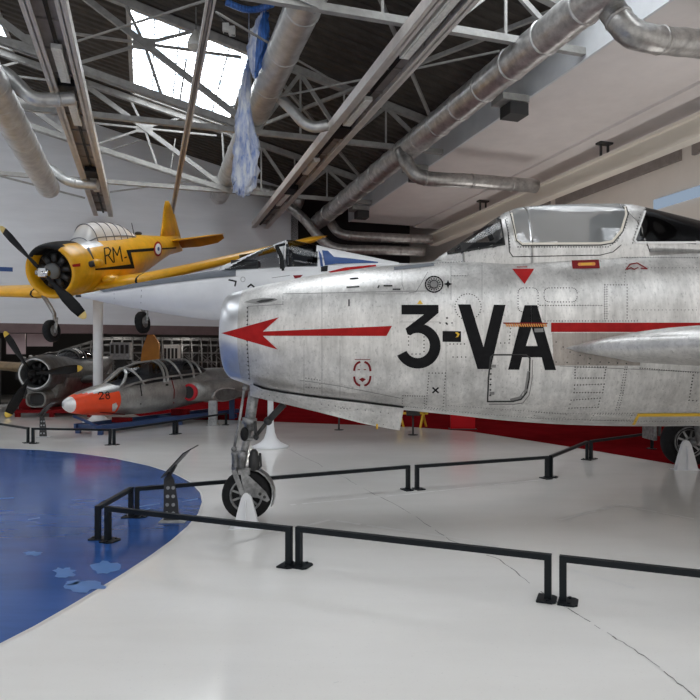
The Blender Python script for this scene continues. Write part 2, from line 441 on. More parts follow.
# dark edge line of the blue field
sm = [G(x, y) for x, y in edge_px]
for a, b in zip(sm, sm[1:]):
    d = (b-a).normalized(); n = V((-d.y, d.x, 0))*.012
    fl.add([V((*(a+n).xy, .003)), V((*(b+n).xy, .003)), V((*(b-n).xy, .003)), V((*(a-n).xy, .003))], [(0, 1, 2, 3)], 5)
rd = [G(150, 419.5), G(226, 420), G(330, 424), G(410, 427), G(470, 431.5), G(500, 436), G(545, 443), G(589, 450), G(630, 457), G(671, 464), G(720, 473), G(800, 488), B(12.9, 4, 0), B(12.9, 35, 0), B(0, 35, 0), B(-1.5, 26, 0)]
tri_fill(fl, rd, 2, .002)
def blob(cx, cy, rx, ry, seed):
    rn = random.Random(seed)
    return [G(cx+rx*math.cos(t)*(k := rn.uniform(.6, 1.15)), cy+ry*math.sin(t)*k) for t in [2*PI*i/18 for i in range(18)]]
for i, (cx, cy, rx, ry) in enumerate(((105, 568, 15, 7), (64, 573, 12, 6), (83, 587, 21, 6), (33, 554, 10, 2.5), (73, 583, 8, 3))): tri_fill(fl, blob(cx, cy, rx, ry, i), 3, .004)
for x0, y0, x1, y1 in ((138, 507, 160, 504), (140, 511, 150, 509), (182, 502, 198, 499), (0, 499, 14, 498), (28, 520, 40, 518)):
    fl.add([V((*G(x, y).xy, .004)) for x, y in ((x0, y0-.5), (x1, y1-.5), (x1, y1+.5), (x0, y0+.5))], [(0, 1, 2, 3)], 3)
def crack(pts, w, mi, jit=1.2, seed=1):
    rn = random.Random(seed); q = []
    for (x0, y0), (x1, y1) in zip(pts, pts[1:]):
        n = max(2, int(math.hypot(x1-x0, y1-y0)/6))
        q += [G(x0+(x1-x0)*i/n+rn.uniform(-jit, jit), y0+(y1-y0)*i/n+rn.uniform(-jit, jit)*.5) for i in range(n)]
    for a, b in zip(q, q[1:]):
        if rn.random() < .12: continue
        d = (b-a).normalized(); n = V((-d.y, d.x, 0))*w*rn.uniform(.5, 1.3)
        fl.add([V((*(p).xy, .0015)) for p in (a+n, b+n, b-n, a-n)], [(0, 1, 2, 3)], mi)
crack([(284, 447), (345, 478), (370, 492), (405, 510), (450, 540), (500, 560), (545, 595), (590, 622), (650, 660), (702, 702)], .004, 4)
crack([(290, 505), (410, 494), (500, 484), (560, 478)], .02, 5, .2, 2)
crack([(215, 548), (330, 520), (470, 540), (640, 590)], .025, 5, .3, 12)
crack([(560, 520), (620, 505), (700, 520)], .02, 5, .3, 13)
crack([(155, 620), (186, 575)], .004, 5, 1, 4)
for i in range(22):
    rn = random.Random(40+i); x, y = rn.uniform(230, 690), rn.uniform(520, 695)
    if y < 560 and x < 330: continue
    crack([(x, y), (x+rn.uniform(4, 12), y+rn.uniform(-3, 4))], .003, 5, .6, i)
struct(fl, 'floor', ['floor', 'floor_blue', 'floor_red', 'floor_blue_worn', 'crack', 'crack_dark'])

# corrugated roof with skylight openings
sky = [(-.4, 2.75, 16.9, 22.6), (-7.2, -3.9, 16.9, 22.6), (-13.8, -10.6, 16.9, 22.6), (-.4, 2.75, 4.6, 10.3), (-7.2, -3.9, 4.6, 10.3), (-13.8, -10.6, 4.6, 10.3), (5.2, 7.6, 4.6, 10.3), (-.4, 2.75, -7, -1.4), (-7.2, -3.9, -7, -1.4), (5.2, 7.6, -7, -1.4)]
rf = MB(); P = .30
def strip(a0, a1, b):
    pr = [(0, 0), (.12, 0), (.16, .06), (.26, .06), (.30, 0)]
    vs = [B(a, b+p, roofz(a)+.02+h) for a in (a0, a1) for p, h in pr]
    vs += [B(a, b+p, roofz(a)+.2) for a in (a0, a1) for p in (0, P)]
    fs = [(i, i+1, i+6, i+5) for i in range(4)] + [(10, 11, 13, 12)]
    rf.add(vs, fs, 0)
b = -8.0
while b < 27:
    cuts = sorted([(s[0], s[1]) for s in sky if s[2] < b+P/2 < s[3]]); a = -15.0
    for c0, c1 in cuts: strip(a, c0, b); a = c1
    strip(a, 8.3, b); b += P
struct(rf, 'ceiling', ['roof'])
for i, (a0, a1, b0, b1) in enumerate(sky):
    m = MB(); m.add([B(a, q, roofz(a)+z) for z in (.08, .16) for a, q in ((a0, b0), (a1, b0), (a1, b1), (a0, b1))], [(3, 2, 1, 0), (4, 5, 6, 7), (0, 1, 5, 4), (1, 2, 6, 5), (2, 3, 7, 6), (3, 0, 4, 7)])
    o = struct(m, 'window_%d' % (i+1), ['sky'])
    k = MB()
    for t in (0, .2, .4, .6, .8, 1): k.beam(B(a0+(a1-a0)*t, b0, roofz(a0+(a1-a0)*t)+.05), B(a0+(a1-a0)*t, b1, roofz(a0+(a1-a0)*t)+.05), .03 if 0 < t < 1 else .12, .03 if 0 < t < 1 else .12)
    for t in (0, 1): k.beam(B(a0, b0+(b1-b0)*t, roofz(a0)+.04), B(a1, b0+(b1-b0)*t, roofz(a1)+.04), .14)
    part(k, 'window_frame', ['steel_grey'], o)
BW = 27.0
m = MB(); m.add([B(a, q, z) for q in (BW, BW+.3) for a, z in ((-15, 3.05), (6.2, 3.05), (6.2, roofz(6.2)), (-15, roofz(-15)))], [(0, 1, 2, 3), (7, 6, 5, 4), (0, 4, 5, 1), (1, 5, 6, 2), (2, 6, 7, 3), (3, 7, 4, 0)])
struct(m, 'wall_back', ['wall'])
m = MB(); m.bbox(-15.3, -15, -8, 36, 0, 14.2); struct(m, 'wall_left', ['wall'])
m = MB(); m.bbox(13, 13.3, 7.5, 36, 0, 9.4); struct(m, 'wall_right', ['wall_beige'])
m = MB(); m.bbox(12.93, 13.0, 8.0, 14.1, 5.66, 5.92); struct(m, 'window_11', ['window_blue'])
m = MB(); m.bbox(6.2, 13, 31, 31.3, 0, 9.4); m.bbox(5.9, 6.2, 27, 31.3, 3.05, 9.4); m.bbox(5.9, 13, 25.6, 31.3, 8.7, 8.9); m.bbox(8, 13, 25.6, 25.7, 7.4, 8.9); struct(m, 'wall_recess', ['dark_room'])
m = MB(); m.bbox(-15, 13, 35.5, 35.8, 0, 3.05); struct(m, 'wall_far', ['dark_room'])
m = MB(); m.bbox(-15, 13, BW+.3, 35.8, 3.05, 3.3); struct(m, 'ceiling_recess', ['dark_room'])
m = MB(); m.bbox(-15, 6.2, BW-.02, BW+.28, 2.70, 3.05); struct(m, 'trim_1', ['maroon'])
# gallery over the right side: soffit and fascia
m = MB(); m.bbox(8.06, 13, -8, 25.6, 7.4, 7.7, 0); struct(m, 'ceiling_gallery', ['soffit'])
m = MB(); m.bbox(8.0, 8.06, -8, 25.6, 7.38, 8.4, 0); struct(m, 'trim_2', ['fascia'])
m = MB(); m.bbox(10.9, 12.99, -8, 25.6, 7.33, 7.4, 0); struct(m, 'trim_3', ['soffit'])
m = MB()
for q in (7.6, 13.2, 18.8): m.bbox(12.9, 13, q, q+5.2, 6.72, 7.1)
struct(m, 'trim_4', ['rail_in'])
# panels of the lower back room seen under the white wall
for i, (a0, a1, z0, z1, mt) in enumerate(((-12, -6.25, 0, 2.68, 'mauve'), (-5.0, -4.35, 1.9, 2.68, 'mauve'), (-4.3, -3.4, 2.2, 2.68, 'mauve'), (-6.05, -5.2, 0, 2.5, 'dark_room'))):
    m = MB(); m.bbox(a0, a1, BW+.35, BW+.45, z0, z1); struct(m, 'trim_%d' % (5+i), [mt])
m = MB(); m.bbox(5.0, 12.9, BW+.2, BW+.4, 0, 2.42); struct(m, 'wall_red', ['red_frame'])

# ------------------------------------------------------------------ roof trusses
def truss(b, aL, aR, label):
    t = thing('roof_truss', B(2.5, b, 7.4), label, 'roof truss', 'steel roof trusses')
    low = lambda a: roofz(a)-2.15
    node = 2.75
    m = MB(); m.beam(B(aL, b, roofz(aL)-.14), B(aR, b, roofz(aR)-.14), .16, .18); part(m, 'top_chord', ['steel_grey'], t)
    m = MB()
    for s_ in (-.08, .08): m.beam(B(aL, b+s_, low(aL)), B(node, b+s_, low(node)), .05, .16)
    part(m, 'bottom_chord', ['steel_grey'], t)
    m = MB(); m.beam(B(-9, b, 7.52), B(8.0, b, 7.52), .12, .13)
    part(m, 'tie_beam', ['steel_grey'], t)
    # crossed panels, left bay
    for a0, a1 in ((-2.0, node), (-6.9, -2.15), (-11.8, -7.05)):
        T = lambda a, f: B(a, b, low(a)+.08+(roofz(a)-.25-low(a))*f)
        w0, w1 = a0+.05, a1-.1; mid = w0+(w1-w0)*.42; f_ = .58; c = T(mid, f_)
        for p, q, wd in ((T(w0, 1), T(w1, 0), .15), (c, T(mid-1.5, .02), .07), (c, T(mid-.45, 1), .07), (c, T(mid+.4, 0), .07), (c, T(mid+1.15, .98), .07), (T(mid+1.0, .38+.2), T(mid+.85, .02), .05), (T(w1-.1, .98), T(w1, 0), .10)):
            m = MB(); m.beam(p, q, wd*.6, wd); part(m, 'web_strut', ['steel_grey'], t)
        m = MB(); m.beam(B(w0, b, c.z), B(w1-.3, b, c.z), .05, .06); part(m, 'web_strut', ['steel_grey'], t)
        for p, wd in ((c, .30), (T(w1-.15, .08), .36)):
            m = MB(); m.beam(p-VS*wd*.9, p+VS*wd*.9, .03, wd); part(m, 'gusset_plate', ['steel_grey'], t)
    # right bay, between tie beam and roof
    pts = [node, 3.9, 5.1, 6.3, 7.6]
    for k in range(4):
        p = B(pts[k], b, 7.55 if k % 2 == 0 else roofz(pts[k])-.2); q = B(pts[k+1], b, roofz(pts[k+1])-.2 if k % 2 == 0 else 7.55)
        m = MB(); m.beam(p, q, .07, .10); part(m, 'web_strut', ['steel_grey'], t)
    for a in (3.9, 5.1, 6.3):
        m = MB(); m.beam(B(a, b, 7.55), B(a, b, roofz(a)-.2), .05, .07); part(m, 'web_strut', ['steel_grey'], t)
truss(22.75, -12, 8, 'grey lattice roof truss farthest back, closest to the white wall')
truss(16.7, -12, 8, 'grey lattice roof truss crossing just in front of the bright skylight')
truss(10.5, -12, 8, 'grey lattice roof truss nearest overhead at the top of the picture')
def rod(p, q, r, label, cat='rod', name='brace_rod', group='bracing rods under the roof', mt='steel_grey'):
    m = MB(); m.beam(p, q, r*2, r*2); tag(m.build(name, [mt]), label, cat, group)
def RB(a, b, dz=.25): return B(a, b, roofz(a)-dz)
for k, (a0, b0, a1, b1, lb) in enumerate(((2.85, 22.7, 7.4, 10.6, 'long grey roof brace slanting from behind the round duct to the upper right'),
        (3.2, 10.6, 7.7, 16.6, 'grey roof brace crossing the dark roof above the right lighting rail'),
        (3.0, 16.8, 7.7, 22.6, 'grey roof brace over the far part of the dark roof'))):
    m = MB(); m.beam(RB(a0, b0), RB(a1, b1), .07, .09); tag(m.build('roof_brace', ['steel_grey']), lb, 'brace', 'diagonal roof braces')
rod(W(230, 107, 16), W(500, 51, 13.0), .018, 'thin rod running from the hanging plastic up to the foil duct')
rod(W(216, 12, 12), W(345, 88, 16.2), .018, 'thin rod sloping down right across the top of the large duct')
rod(W(78, 41, 15), W(214, -2, 12.3), .018, 'thin rod crossing in front of the skylight top')
rod(W(0, 37, 16), W(60, 52, 16.4), .018, 'thin rod behind the left lighting rail near the corner skylight')
rod(W(0, 176, 23), W(85, 198, 24.5), .03, 'thin rod on the white wall below the left duct end')
rod(W(110, 192, 24), W(215, 178, 24.5), .025, 'thin rod crossing the white wall above the yellow tail fin')
rod(W(88, 158, 22), W(140, 140, 22.3), .02, 'short thin rod under the far truss right of the left rail')
# floodlights
t = thing('floodlight', W(228, 26, 14.5), 'small twin floodlight under the roof above the skylight', 'floodlight')
m = MB(); m.box(W(226, 28, 14.5), .14, .12, .18); m.box(W(232, 31, 14.5), .14, .12, .18); part(m, 'lamp_housing', ['lamp'], t)
m = MB(); m.beam(W(229, 26, 14.5), RB(.9, 14.9, .05), .03); m.beam(W(224, 33, 14.5), W(235, 35, 14.5), .03); part(m, 'bracket', ['gear_dark'], t)
t = thing('pendant_lamp', W(196, 44, 15.5), 'pale bell shaped lamp hanging in front of the skylight', 'lamp')
m = MB(); m.lathe(W(196, 48, 15.5), (0, 0, 1), [(0, .2), (.12, .2), (.25, .15), (.36, .07), (.42, .05)], 18); part(m, 'lamp_shade', ['lamp'], t)
p = W(196, 30.5, 15.5); m = MB(); m.beam(p, V((p.x, p.y, roofz(.8)-.1)), .025); part(m, 'hanger', ['steel_dark'], t)

# ------------------------------------------------------------------ lighting rails
def rail(a, z, b0, b1, label, lamps):
    t = thing('lighting_rail', B(a, (b0+b1)/2, z), label, 'lighting rail', 'ceiling lighting rails'); h = .3
    for s_ in (-1, 1):
        m = MB(); m.bbox(a+s_*h-.05, a+s_*h+.05, b0, b1, z-.02, z+.2); m.bbox(a+s_*h-(.12 if s_ > 0 else -.03), a+s_*h+(.12 if s_ < 0 else -.03), b0, b1, z-.02, z)
        part(m, 'side_flange', ['rail'], t)
    m = MB(); m.bbox(a-h, a+h, b0, b1, z+.17, z+.2)
    q = b0+.6
    while q < b1: m.bbox(a-h, a+h, q, q+.04, z+.13, z+.17); q += 1.1
    part(m, 'top_channel', ['rail_in'], t)
    m = MB(); m.bbox(a-.03, a+.03, b0, b1, z+.11, z+.16); part(m, 'cable_tray', ['black'], t)
    for q, ln in lamps:
        m = MB(); m.bbox(a-.09, a+.09, q, q+ln, z+.02, z+.11); lo = part(m, 'tube_light', ['lamp'], t)
        k = MB(); k.bbox(a-.045, a+.045, q+.05, q+ln-.05, z+.005, z+.02); part(k, 'diffuser', ['lamp'], lo)
    for q in (lamps[1][0]+lamps[1][1]+.1, lamps[-1][0]-.9):
        m = MB(); m.bbox(a-.16, a+.16, q, q+.75, z+.0, z+.14); part(m, 'control_box', ['black'], t)
    m = MB()
    for q in (10.5, 16.7, 22.75):
        if b0 < q < b1: m.bbox(a-h, a+h, q-.04, q+.04, z+.2, z+.22); m.beam(B(a, q, z+.2), B(a, q, 7.46), .04)
    part(m, 'hanger', ['steel_dark'], t)
rail(-1.52, 7.2, -3, 26.6, 'taupe channel lighting rail at left, running above the yellow trainer', [(8.4, 1.6), (12.7, 1.5), (15.3, 1.4), (21.4, 1.6)])
rail(4.58, 7.2, -3, 27.0, 'taupe channel lighting rail right of the hanging plastic, ending at white wall', [(9.0, 2.2), (13.2, 1.6), (17.6, 1.4), (21.5, 1.6)])

# ------------------------------------------------------------------ ducts
def bez(pts, n=6):
    out = []; P_ = [V(p) for p in pts]
    for i in range(len(P_)-1):
        p0, p1, p2, p3 = P_[max(i-1, 0)], P_[i], P_[i+1], P_[min(i+2, len(P_)-1)]
        for k in range(n):
            t = k/n
            out.append(.5*((2*p1)+(p2-p0)*t+(2*p0-5*p1+4*p2-p3)*t*t+(3*p1-p0-3*p2+p3)*t**3))
    out.append(P_[-1]); return out
def duct(pts, r, label, mt, band=1.1, group=None, smooth_=True, bands_r=1.05, crinkle=0.0):
    q = bez(pts) if smooth_ else [V(p) for p in pts]
    t = thing('air_duct', q[len(q)//2]-V((0, 0, r)), label, 'duct', group)
    # resample evenly
    rs = [q[0]]
    for a, b_ in zip(q, q[1:]):
        n = max(1, int((b_-a).length/.12)); rs += [a+(b_-a)*(i/n) for i in range(1, n+1)]
    rn = random.Random(len(label))
    m = MB(); m.tube(rs, [r*(1+rn.uniform(-crinkle, crinkle)) for _ in rs], 22); part(m, 'duct_tube', [mt], t)
    acc, k = 0, 0
    for a, b_ in zip(rs, rs[1:]):
        acc += (b_-a).length
        if acc > band and k < 60:
            acc = 0; k += 1; d = (b_-a).normalized()
            m = MB(); m.tube([a, a+d*.035, a+d*.07], [r*1.01, r*bands_r, r*1.01], 22, 0); part(m, 'joint_band', [mt], t)
    return t
duct([B(6.76, b, 7.35) for b in (-3, 4, 11, 18, 25.9)], .31, 'long foil wrapped duct running beside the plaster gallery edge', 'foil', 1.0, smooth_=False, bands_r=1.07, crinkle=.012)
duct([B(2.72, b, 8.0) for b in (-2, 6, 14, 20, 25.4)], .33, 'large round duct rising past the skylight behind the hanging plastic', 'duct_plain', 1.6, smooth_=False, bands_r=1.04)
duct([B(-2.85, b, 7.0) for b in (-2, 6, 14, 22.0)], .33, 'pale banded duct at far left ending in front of the white wall', 'duct_plain', .75, smooth_=False, bands_r=1.03)
duct([W(597, -12, 10.5), W(612, 10, 10.2), W(629, 31, 10.05), W(652, 39, 10.1), W(700, 44, 10.5), W(780, 52, 11.0)], .21, 'crinkled foil elbow duct branching over the plaster soffit at top right', 'foil_dark', .8, crinkle=.03)
duct([W(401, 150, 17.4), W(410, 168, 17.2), W(424, 178, 17.2), W(470, 181, 17.6), W(536, 186, 18.3)], .19, 'foil branch duct under the soffit, ending beside the fighter windscreen', 'foil_dark', 1.2, crinkle=.02)
duct([W(330, 221, 26), W(338, 232, 25.8), W(352, 236, 25.8), W(390, 238, 26), W(432, 240, 26.3)], .19, 'upper of two dark ducts crossing beyond the soffit end', 'foil_dark', 1.2)
duct([W(284, 203, 26), W(303, 218, 25.9), W(322, 240, 25.8), W(340, 249, 25.8), W(380, 250, 26), W(425, 252, 26.3)], .19, 'lower of two dark ducts crossing beyond the soffit end', 'foil_dark', 1.0)
duct([W(279, 97, 15.6), W(292, 110, 15.5), W(304, 123, 15.5), W(316, 127, 15.5), W(328, 125, 15.5)], .13, 'short curved branch duct under the large round duct', 'duct_plain', 2)
duct([W(248, 188, 26), W(275, 193, 26), W(303, 203, 26)], .25, 'short wrapped duct on the back wall behind the plastic tail', 'foil_dark', .9)
duct([W(-14, 70, 13), W(4, 73, 13), W(17, 84, 13), W(31, 97, 13), W(48, 100, 13.2), W(75, 98, 13.4)], .14, 'silver curved duct at left edge passing behind the left rail', 'duct_plain', 1.6)
duct([W(30, 160, 20), W(52, 170, 20), W(66, 180, 20), W(80, 184, 20), W(98, 185, 20)], .15, 'small silver elbow duct below the left duct end', 'duct_plain', 1.6)
# brackets on the fascia
for k, (b, lb) in enumerate(((12.6, 'dark bracket box under the foil duct nearest the camera'), (17.9, 'dark bracket box under the foil duct by the branch elbow'), (23.2, 'dark bracket box under the foil duct near its far end'))):
    t = thing('duct_bracket', B(7.7, b, 7.0), lb, 'bracket', 'duct brackets on the gallery edge')
    m = MB(); m.bbox(7.35, 8.0, b-.25, b+.25, 7.28, 7.42); part(m, 'shelf_plate', ['steel_grey'], t)
    m = MB(); m.bbox(7.55, 8.0, b-.22, b+.22, 7.0, 7.26); part(m, 'box_body', ['gear_dark'], t)
# crane beam under the gallery
t = thing('crane_beam', B(11.45, 10, 6.4), 'cream steel runway beam hung below the gallery soffit', 'beam')
m = MB(); m.bbox(11.28, 11.62, -6, 24.8, 6.88, 6.95); m.bbox(11.4, 11.5, -6, 24.8, 6.5, 6.88); m.bbox(11.28, 11.62, -6, 24.8, 6.44, 6.5); part(m, 'runway_rail', ['cream'], t)
for q in (7.8, 14.2, 20.6):
    h = MB(); h.bbox(11.32, 11.36, q-.03, q+.03, 6.95, 7.33); h.bbox(11.54, 11.58, q-.03, q+.03, 6.95, 7.33); h.bbox(11.25, 11.65, q-.1, q+.1, 7.28, 7.34); part(h, 'hanger', ['gear_dark'], t)
# plastic sheeting
def sheet(path, name, label, mats, rib=.12, split=False):
    m = MB(); n = 26; rings = []
    fine = []
    for i in range(len(path)-1):
        for k in range(5):
            t = k/5; fine.append(tuple(p+(q-p)*t for p, q in zip(path[i], path[i+1])))
    fine.append(path[-1])
    for i, (px, py, Y, hw) in enumerate(fine):
        c = W(px, py, Y); r = hw*Y/F; rg = []
        for k in range(n):
            th = 2*PI*k/n
            q = 1+.20*math.sin(5*th+i*.45)+.12*math.sin(9*th-i*.6)+.35*noise.noise(V((math.cos(th)*2, math.sin(th)*2, i*.35)))
            rg.append(c+V((math.cos(th)*r*q, math.sin(th)*r*q*.6, rib*noise.noise(V((k*.6, i*.5, 3.1))))))
        rings.append(rg)
    m.loft(rings)
    c0 = W(*path[0][:3]); m.tube([c0+V((0, 0, -.1)), V((c0.x, c0.y, roofz(c0.dot(VS))-.02))], .012, 6)
    if split:
        for fi, f in enumerate(m.f):
            if len(f) == 4:
                k = min(i % n for i in f)
                if k in (0, 1, 2, 3, 19, 20, 21, 22, 23, 24, 25): m.m[fi] = 1
    return tag(m.build(name, mats), label, 'plastic sheet', 'plastic sheeting by the skylight')
sheet([(265, 12, 14, 2.5), (262, 22, 14, 6), (259, 38, 14, 9.5), (257, 55, 14, 9), (256, 68, 14, 5), (255, 77, 14, 1.5)], 'plastic_sheet', 'blue and white plastic sheet bunched like a bag beside the duct top', ['tarp', 'tarp_blue'], split=True)
sheet([(249, 60, 15, 1.5), (246, 80, 15, 4), (244, 105, 15, 6), (244, 128, 15, 8.5), (247, 150, 15, 11), (246, 170, 15, 11.5), (244, 184, 15, 10.5), (243, 192, 15, 8), (243, 195, 15, 4)], 'plastic_sheet', 'long white and blue plastic sheet hanging down in front of the duct', ['tarp'])
m = MB(); m.tube(bez([W(226, 2, 13.6), W(244, 9, 13.8), W(258, 9, 14), W(272, 4, 13.6)]), .07, 8); tag(m.build('plastic_sheet', ['tarp_blue']), 'rolled blue plastic draped over the tie beam at top', 'plastic sheet', 'plastic sheeting by the skylight')
# ------------------------------------------------------------------ barriers
BH = .31
def barrier(p, q, label, up_end=True, ext=0.0):
    p, q = V((p.x, p.y, 0)), V((q.x, q.y, 0)); d = (q-p).normalized()
    t = thing('barrier', (p+q)/2, label, 'barrier', 'low dark floor barriers'); rot = Matrix.Rotation(math.atan2(d.y, d.x), 3, 'Z')
    m = MB(); m.box((p+q)/2+V((0, 0, BH-.02)), (q-p).length+.045, .045, .04, 0, rot); part(m, 'rail', ['barrier'], t)
    for e in (p, q):
        m = MB(); m.box(e+V((0, 0, (BH-.04)/2)), .045, .045, BH-.04, 0, rot); po = part(m, 'post', ['barrier'], t)
        s_ = 1 if e == p else -1
        k = MB(); c = e + d*(s_*.02)
        k.add([c + rot @ V((x, y, z)) for z in (0.001, .013) for x, y in ((-.05, -.08), (.05, -.08), (.075, -.055), (.075, .055), (.05, .08), (-.05, .08))],
              [(5, 4, 3, 2, 1, 0), (6, 7, 8, 9, 10, 11)]+[(i, (i+1) % 6, 6+(i+1) % 6, 6+i) for i in range(6)])
        for yy in (-.055, .055): k.lathe(c+rot @ V((.02, yy, .013)), (0, 0, 1), [(0, .012), (.01, .012)], 8)
        part(k, 'base_plate', ['barrier'], po)
    return t
Pc = G(102, 542)
barrier(G(108, 541), G(289, 566), 'low black barrier in front, from blue floor corner to nose wheel')
barrier(G(299, 566), G(548, 600), 'low black barrier in the front middle of the white floor')
barrier(G(563, 602), G(800, 634), 'low black barrier running out of the picture at lower right')
barrier(G(98, 540), G(131, 517), 'short black barrier standing on the blue floor, at left end')
barrier(G(137, 517), G(408, 490), 'low black barrier passing behind the nose wheel')
barrier(G(417, 489.5), G(547, 478.5), 'low black barrier behind the fighter belly, middle of back row')
barrier(G(551, 477.5), G(587, 459.8), 'short slanting black barrier right of centre under the fighter')
barrier(G(591, 459), G(652, 449), 'low black barrier on red floor edge leading to the main wheel')
barrier(G(-30, 432), G(28, 443), 'far barrier at left edge below the grey propeller plane')
barrier(G(33, 443.5), G(110, 445), 'far barrier running in front of the orange nosed jet')
barrier(G(114, 445), G(174, 434.5), 'far barrier beside the orange nosed jet, right of blue stand')
barrier(G(177, 434), G(226, 425), 'far barrier behind, ending below the fighter nose')

# ------------------------------------------------------------------ information stands
def info_stand(foot, s_, label, top=True):
    t = thing('information_stand', foot, label, 'information stand', 'small grey information stands')
    m = MB(); pr = [(-.075, 0), (.085, 0), (.07, .2), (.03, .42), (-.02, .5), (-.07, .42)]
    n = len(pr); vs = [foot+V((x*s_, y, z*s_)) for y in (-.006, .006) for x, z in pr]
    m.add(vs, [tuple(range(n)), tuple(range(2*n-1, n-1, -1))]+[(i, (i+1) % n, n+(i+1) % n, n+i) for i in range(n)])
    for i in range(4):
        for x in (-.04+.008*i*.5, .025):
                m.lathe(foot+V((x*s_, -.012, (.08+.085*i)*s_)), (0, 1, 0), [(0, .018*s_), (.004, .018*s_)], 10, 1)
    part(m, 'leg_plate', ['gear_dark', 'panel_grey'], t)
    m = MB(); m.box(foot+V((.03*s_, 0, .006)), .26*s_, .2*s_, .012); part(m, 'foot_plate', ['panel_grey'], t)
    m = MB(); a, b_, c = foot+V((-.06*s_, 0, .46*s_)), foot+V((.16*s_, 0, .70*s_)), foot+V((.24*s_, 0, .745*s_))
    m.beam(a, b_, .30*s_, .012); m.beam(b_, c, .30*s_, .012); part(m, 'sign_panel', ['gear_dark'], t)
    m = MB(); m.beam(foot+V((-.03*s_, 0, .42*s_)), foot+V((.05*s_, 0, .56*s_)), .05*s_, .02); part(m, 'bracket', ['gear_dark'], t)
info_stand(G(171, 521), 1.0, 'grey perforated information stand on the blue floor edge')
info_stand(G(43, 437), 1.0, 'far information stand below the grey propeller plane')
for k, (px, py, h, lb) in enumerate(((339, 430, .5, 'thin post with round foot under the long gear door'), (413, 435, .45, 'thin post with round foot just behind the gear door end'))):
    t = thing('sign_post', G(px, py), lb, 'post', 'thin posts beyond the fighter')
    m = MB(); m.tube([G(px, py), G(px, py)+V((0, 0, h))], .02, 8); part(m, 'pole', ['gear_dark'], t)
    m = MB(); m.lathe(G(px, py), (0, 0, 1), [(0.001, .11), (.012, .11), (.02, .03)], 18); part(m, 'foot_plate', ['gear_dark'], t)
    m = MB(); c = G(px, py)+V((0, 0, h)); m.add([c+V((x, y, z)) for x, y, z in ((-.15, -.1, -.02), (.15, -.1, -.02), (.15, .1, .1), (-.15, .1, .1), (-.15, -.1, -.005), (.15, -.1, -.005), (.15, .1, .115), (-.15, .1, .115))], [(3, 2, 1, 0), (4, 5, 6, 7), (0, 1, 5, 4), (1, 2, 6, 5), (2, 3, 7, 6), (3, 0, 4, 7)]); part(m, 'sign_panel', ['gear_dark'], t)

t = thing('tow_trestle', G(412, 428), 'small yellow tube trestle beyond the end of the gear door', 'trestle')
q = G(412, 428); m = MB()
for x in (-.28, .28): m.beam(q+V((x-.08, 0, 0)), q+V((x, .1, .34)), .04); m.beam(q+V((x+.1, .3, 0)), q+V((x, .1, .34)), .04)
part(m, 'legs', ['yellow_mark'], t)
m = MB(); m.beam(q+V((-.4, .1, .35)), q+V((.4, .1, .35)), .05); m.beam(q+V((.28, .1, .3)), q+V((.42, .1, .55)), .05); part(m, 'crossbar', ['yellow_mark'], t)
q = G(463, 429.5); t = thing('partition_screen', q, 'bright red upright screen seen under the fighter belly', 'screen')
m = MB(); m.box(q+V((0, .05, .62)), .58, .08, 1.2); part(m, 'screen_panel', ['red_screen'], t)
m = MB(); m.box(q+V((0, .05, .01)), .64, .3, .02); part(m, 'foot_plate', ['gear_dark'], t)

# ------------------------------------------------------------------ silver fighter (nearest)
D = 6.6; K = D/F
def fx(px): return (px-350)*K
def fz(py): return CH+(HY-py)*K
FT = thing('fighter_jet', (1.5, D, 0), 'silver bare metal fighter jet with red arrow and black 3-VA code', 'aircraft')
tab = [(226, 303.5, 367, .36), (226.7, 299.8, 371.5, .385), (228.5, 296.6, 375.2, .405), (232, 294, 378.6, .425), (240, 291.5, 381.6, .45), (260, 286.5, 388.5, .475), (300, 278, 397, .505), (350, 270.5, 404, .54), (400, 265, 409.5, .57), (450, 261, 414.5, .595), (500, 257.5, 419.8, .61), (560, 252, 424, .62), (630, 248, 425.8, .625), (700, 247, 425.5, .625), (850, 247, 424, .62), (1000, 252, 415, .58), (1200, 268, 398, .50), (1400, 280, 376, .42), (1520, 288, 368, .36)]
fu = MB(); SEG = 72
xs = [226, 226.3, 226.7, 227.5, 228.5, 230, 232, 235, 240, 245, 250] + [255+6*i for i in range(78)] + [740+40*i for i in range(20)]
rings = []
for px in xs:
    tp, bt, hw = smooth_tab(tab, px); n = 2.0 + .25*min(1, max(0, (px-260)/200))
    zt, zb = fz(tp), fz(bt); zc = (zt+zb)/2; h = (zt-zb)/2; rg = []
    for k in range(SEG):
        c, s_ = sup(2*PI*k/SEG, n); rg.append(V((fx(px), D-hw*c, zc+h*s_)))
    rings.append(rg)
fu.loft(rings, 0, True, False, True)
nb = fu.bvh()
# dark cockpit floor under the glass; bright lip ring
for i, f in enumerate(fu.f):
    c = sum((fu.v[j] for j in f), V())/len(f); px = 350+c.x/K
    if 455 < px < 622 and abs(c.y-D) < .2 and c.z > fz(290): fu.m[i] = 2
    if px < 247: fu.m[i] = 1
